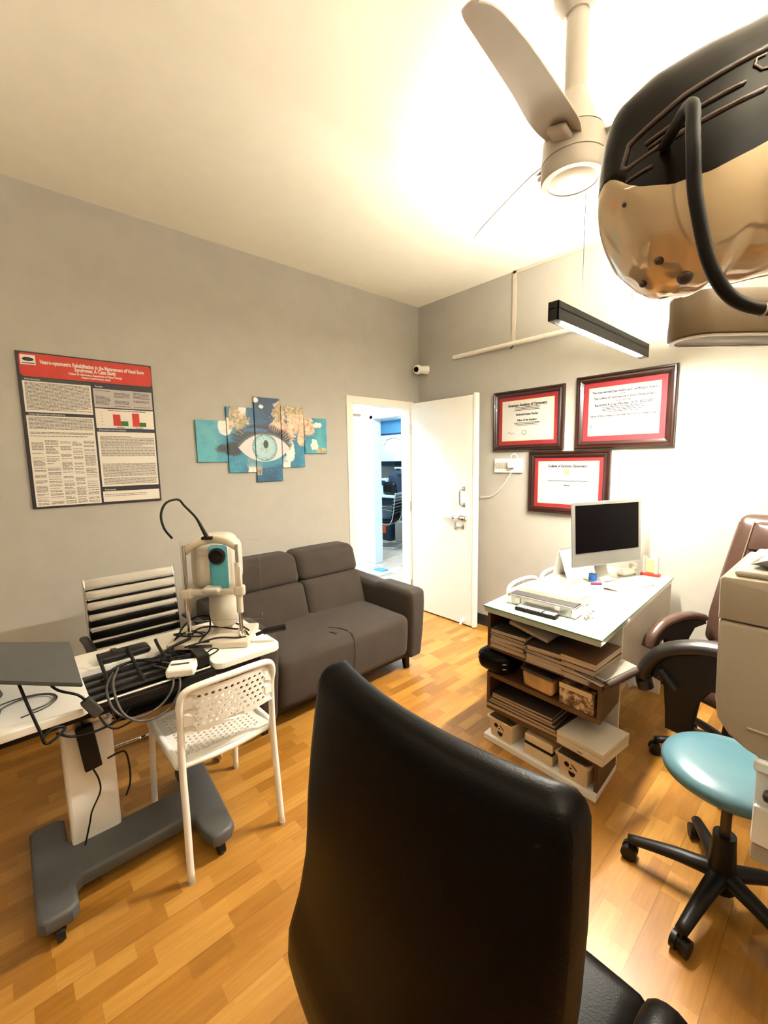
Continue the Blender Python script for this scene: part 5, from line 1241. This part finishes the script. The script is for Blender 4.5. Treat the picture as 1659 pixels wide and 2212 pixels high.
b = BM(); bbox(b, -.098, .34, by + .0, by + .33, .655, .70, .006); build('lower_tray', b, M['lightgrey'], t)
b = BM(); bbox(b, .14, .30, by + .06, by + .26, .06, .66, .01); build('pedestal', b, M['lightgrey'], t)
b = BM(); bbox(b, .13, .40, by + .04, by + .28, .0, .06, .02); build('foot', b, M['grey'], t)

# overhead examination lamp: frame with u to the right, w away from the viewer
U = Vector((.6679, .7443, 0)); Wd = Vector((-.7443, .6679, 0))
def uwz(u, w, z): return U * u + Wd * w + Vector((0, 0, z))
def lerp(tab, x_):
    if x_ <= tab[0][0]: return tab[0][1]
    for a, c in zip(tab, tab[1:]):
        if x_ <= c[0]: return a[1] + (c[1] - a[1]) * (x_ - a[0]) / (c[0] - a[0])
    return tab[-1][1]
topT = [(.2895, 1.8936), (.2943, 1.9304), (.3032, 1.9515), (.3385, 1.982), (.3936, 2.010), (.4486, 2.033), (.4807, 2.050), (.5308, 2.062), (.62, 2.068)]
botT = [(.2895, 1.8544), (.3007, 1.8209), (.3177, 1.7838), (.3343, 1.7578), (.36, 1.7371), (.3789, 1.7281), (.4157, 1.7292), (.4299, 1.7446), (.4756, 1.7462), (.511, 1.7537), (.62, 1.7701)]
midT = [(.2895, 1.866), (.30, 1.845), (.31, 1.835), (.335, 1.826), (.37, 1.832), (.41, 1.850), (.46, 1.876), (.62, 1.93)]
WC = .60
def thick(u):
    f = min(1, max(0, (u - .2895) / .12)); return .085 * math.sqrt(max(0, 1 - (1 - f) ** 2)) + .0008
def surf_w(u, z):
    m_ = lerp(midT, u); e = lerp(topT, u) if z > m_ else lerp(botT, u)
    k = min(1, abs(z - m_) / max(1e-4, abs(e - m_))); return WC - thick(u) * (1 - k ** 2.2) ** (1 / 2.2)
t = thing('examination_lamp', 'big overhead examination lamp head, glossy cream below black cover, top right', 'examination lamp', (.30, 1.45, 0))
us = [.2895 + (.62 - .2895) * (i / 47) ** 1.5 for i in range(48)]
def half_shell(upper):
    b = BM(); rows = []; n = 20
    for u in us:
        m_ = lerp(midT, u); e = (lerp(topT, u) if upper else lerp(botT, u)); T = thick(u); row = []
        for k in range(n + 1):
            a = PI * k / n; ca, sa = math.cos(a), math.sin(a)
            ww = WC - T * math.copysign(abs(ca) ** (2 / 2.2), ca); zz_ = m_ + (e - m_) * abs(sa) ** (2 / 2.2)
            row.append(b.verts.new(uwz(u, ww, zz_)))
        rows.append(row)
    for A, B in zip(rows, rows[1:]):
        for k in range(n): b.faces.new((A[k], A[k + 1], B[k + 1], B[k]))
        b.faces.new((A[0], B[0], B[n], A[n]))
    b.faces.new(rows[0]); b.faces.new(rows[-1])
    return b
cap_ = build('black_cover', half_shell(True), M['cap'], t, smooth=True, label='glossy black cover')
shl = build('cream_shell', half_shell(False), M['shell'], t, smooth=True, label='glossy cream shell')
def on_surf(pts, off=.001, n=5):
    out = []
    for a, c in zip(pts, pts[1:]):
        for k in range(n):
            f = k / n; u = a[0] + (c[0] - a[0]) * f; z = a[1] + (c[1] - a[1]) * f; out.append(uwz(u, surf_w(u, z) - off, z))
    u, z = pts[-1]; out.append(uwz(u, surf_w(u, z) - off, z)); return out
b = BM(); tube(b, on_surf([(.42, 1.912), (.2998, 1.862), (.2965, 1.866), (.3005, 1.889), (.345, 1.921), (.43, 1.962)]), .0028, k=1); build('grille_rim', b, M['trim'], cap_, smooth='all')
b = BM(); tube(b, on_surf([(.312, 1.880), (.36, 1.904), (.40, 1.921)]), .0025, k=1); tube(b, on_surf([(.314, 1.874), (.35, 1.892)]), .002, k=1); tube(b, on_surf([(.299, 1.848), (.318, 1.853)]), .002, k=1); build('grille_slots', b, M['trim'], cap_, smooth='all')
b = BM(); tube(b, on_surf([(.425, 1.952), (.415, 1.948), (.412, 1.94), (.418, 1.934), (.428, 1.936)], n=3), .0010, k=5); build('letter_c', b, M['lightgrey'], cap_)
for (u, z, r) in ((.345, 1.758, .0055), (.348, 1.745, .005), (.302, 1.826, .003), (.378, 1.738, .009)):
    b = BM(); w_ = surf_w(u, z); bmesh.ops.create_uvsphere(b, u_segments=14, v_segments=10, radius=r, matrix=Matrix.Translation(uwz(u, w_ + r * .35, z))); build('vent_hole', b, M['trim'], shl, smooth=True)
b = BM(); tube(b, [uwz(*p) for p in ((.325, .535, 1.868), (.302, .46, 1.855), (.2936, .44, 1.812), (.2977, .44, 1.772), (.3054, .44, 1.739), (.3159, .44, 1.706), (.3313, .44, 1.680), (.3506, .44, 1.665), (.3777, .44, 1.659), (.42, .445, 1.665), (.46, .46, 1.69), (.50, .50, 1.75), (.52, .54, 1.80))], .0062, n=12)
hs = build('hose', b, M['cable'], t, smooth='all', label='black looped hose')
b = BM(); p = uwz(.372, .44, 1.6585); cyl(b, p - U * .001, p + U * .001, .0068); build('hose_ring', b, M['lightgrey'], hs, smooth=True)
# carrying arm and column (run out of the picture to the right)
b = BM(); q = rrect(.603, 1.40, -.055, .055, .054, 8)
m4 = frame_m(uwz(0, .93, 1.755), U, Wd); prism(b, q, m4, .085, .006, 2); arm_ = build('swing_arm', b, M['armbeige'], t, smooth=True, label='beige swing arm')
b = BM()
for (i0, z0) in ((.006, 0),):
    q = rrect(.603 + .004, 1.396, -.051, .051, .05, 8); qi = rrect(.603 + .014, 1.386, -.041, .041, .04, 8)
    A = [b.verts.new(m4 @ Vector((x_, y_, -.001))) for x_, y_ in q]; B3 = [b.verts.new(m4 @ Vector((x_, y_, -.001))) for x_, y_ in qi]; C3 = [b.verts.new(m4 @ Vector((x_, y_, -.004))) for x_, y_ in q]; D3 = [b.verts.new(m4 @ Vector((x_, y_, -.004))) for x_, y_ in qi]
    for i in range(len(A)):
        j = (i + 1) % len(A)
        for X_, Y_ in ((A, C3), (C3, D3), (D3, B3), (B3, A)): b.faces.new((X_[i], X_[j], Y_[j], Y_[i]))
build('arm_rim', b, M['cream'], arm_)
b = BM(); cyl(b, uwz(.60, .60, 1.90), uwz(1.36, .93, 1.88), .035, n=24); build('head_arm', b, M['beige'], t, smooth=True)
b = BM(); cyl(b, uwz(1.36, .93, .03), uwz(1.36, .93, 1.95), .045, n=28); build('column', b, M['beige'], t, smooth=True)
b = BM(); p = uwz(1.36, .93, 0); lathe(b, [(0, 0), (.12, 0), (.115, .035), (0, .045)], (p.x, p.y, 0)); build('foot', b, M['grey'], t, smooth=True)
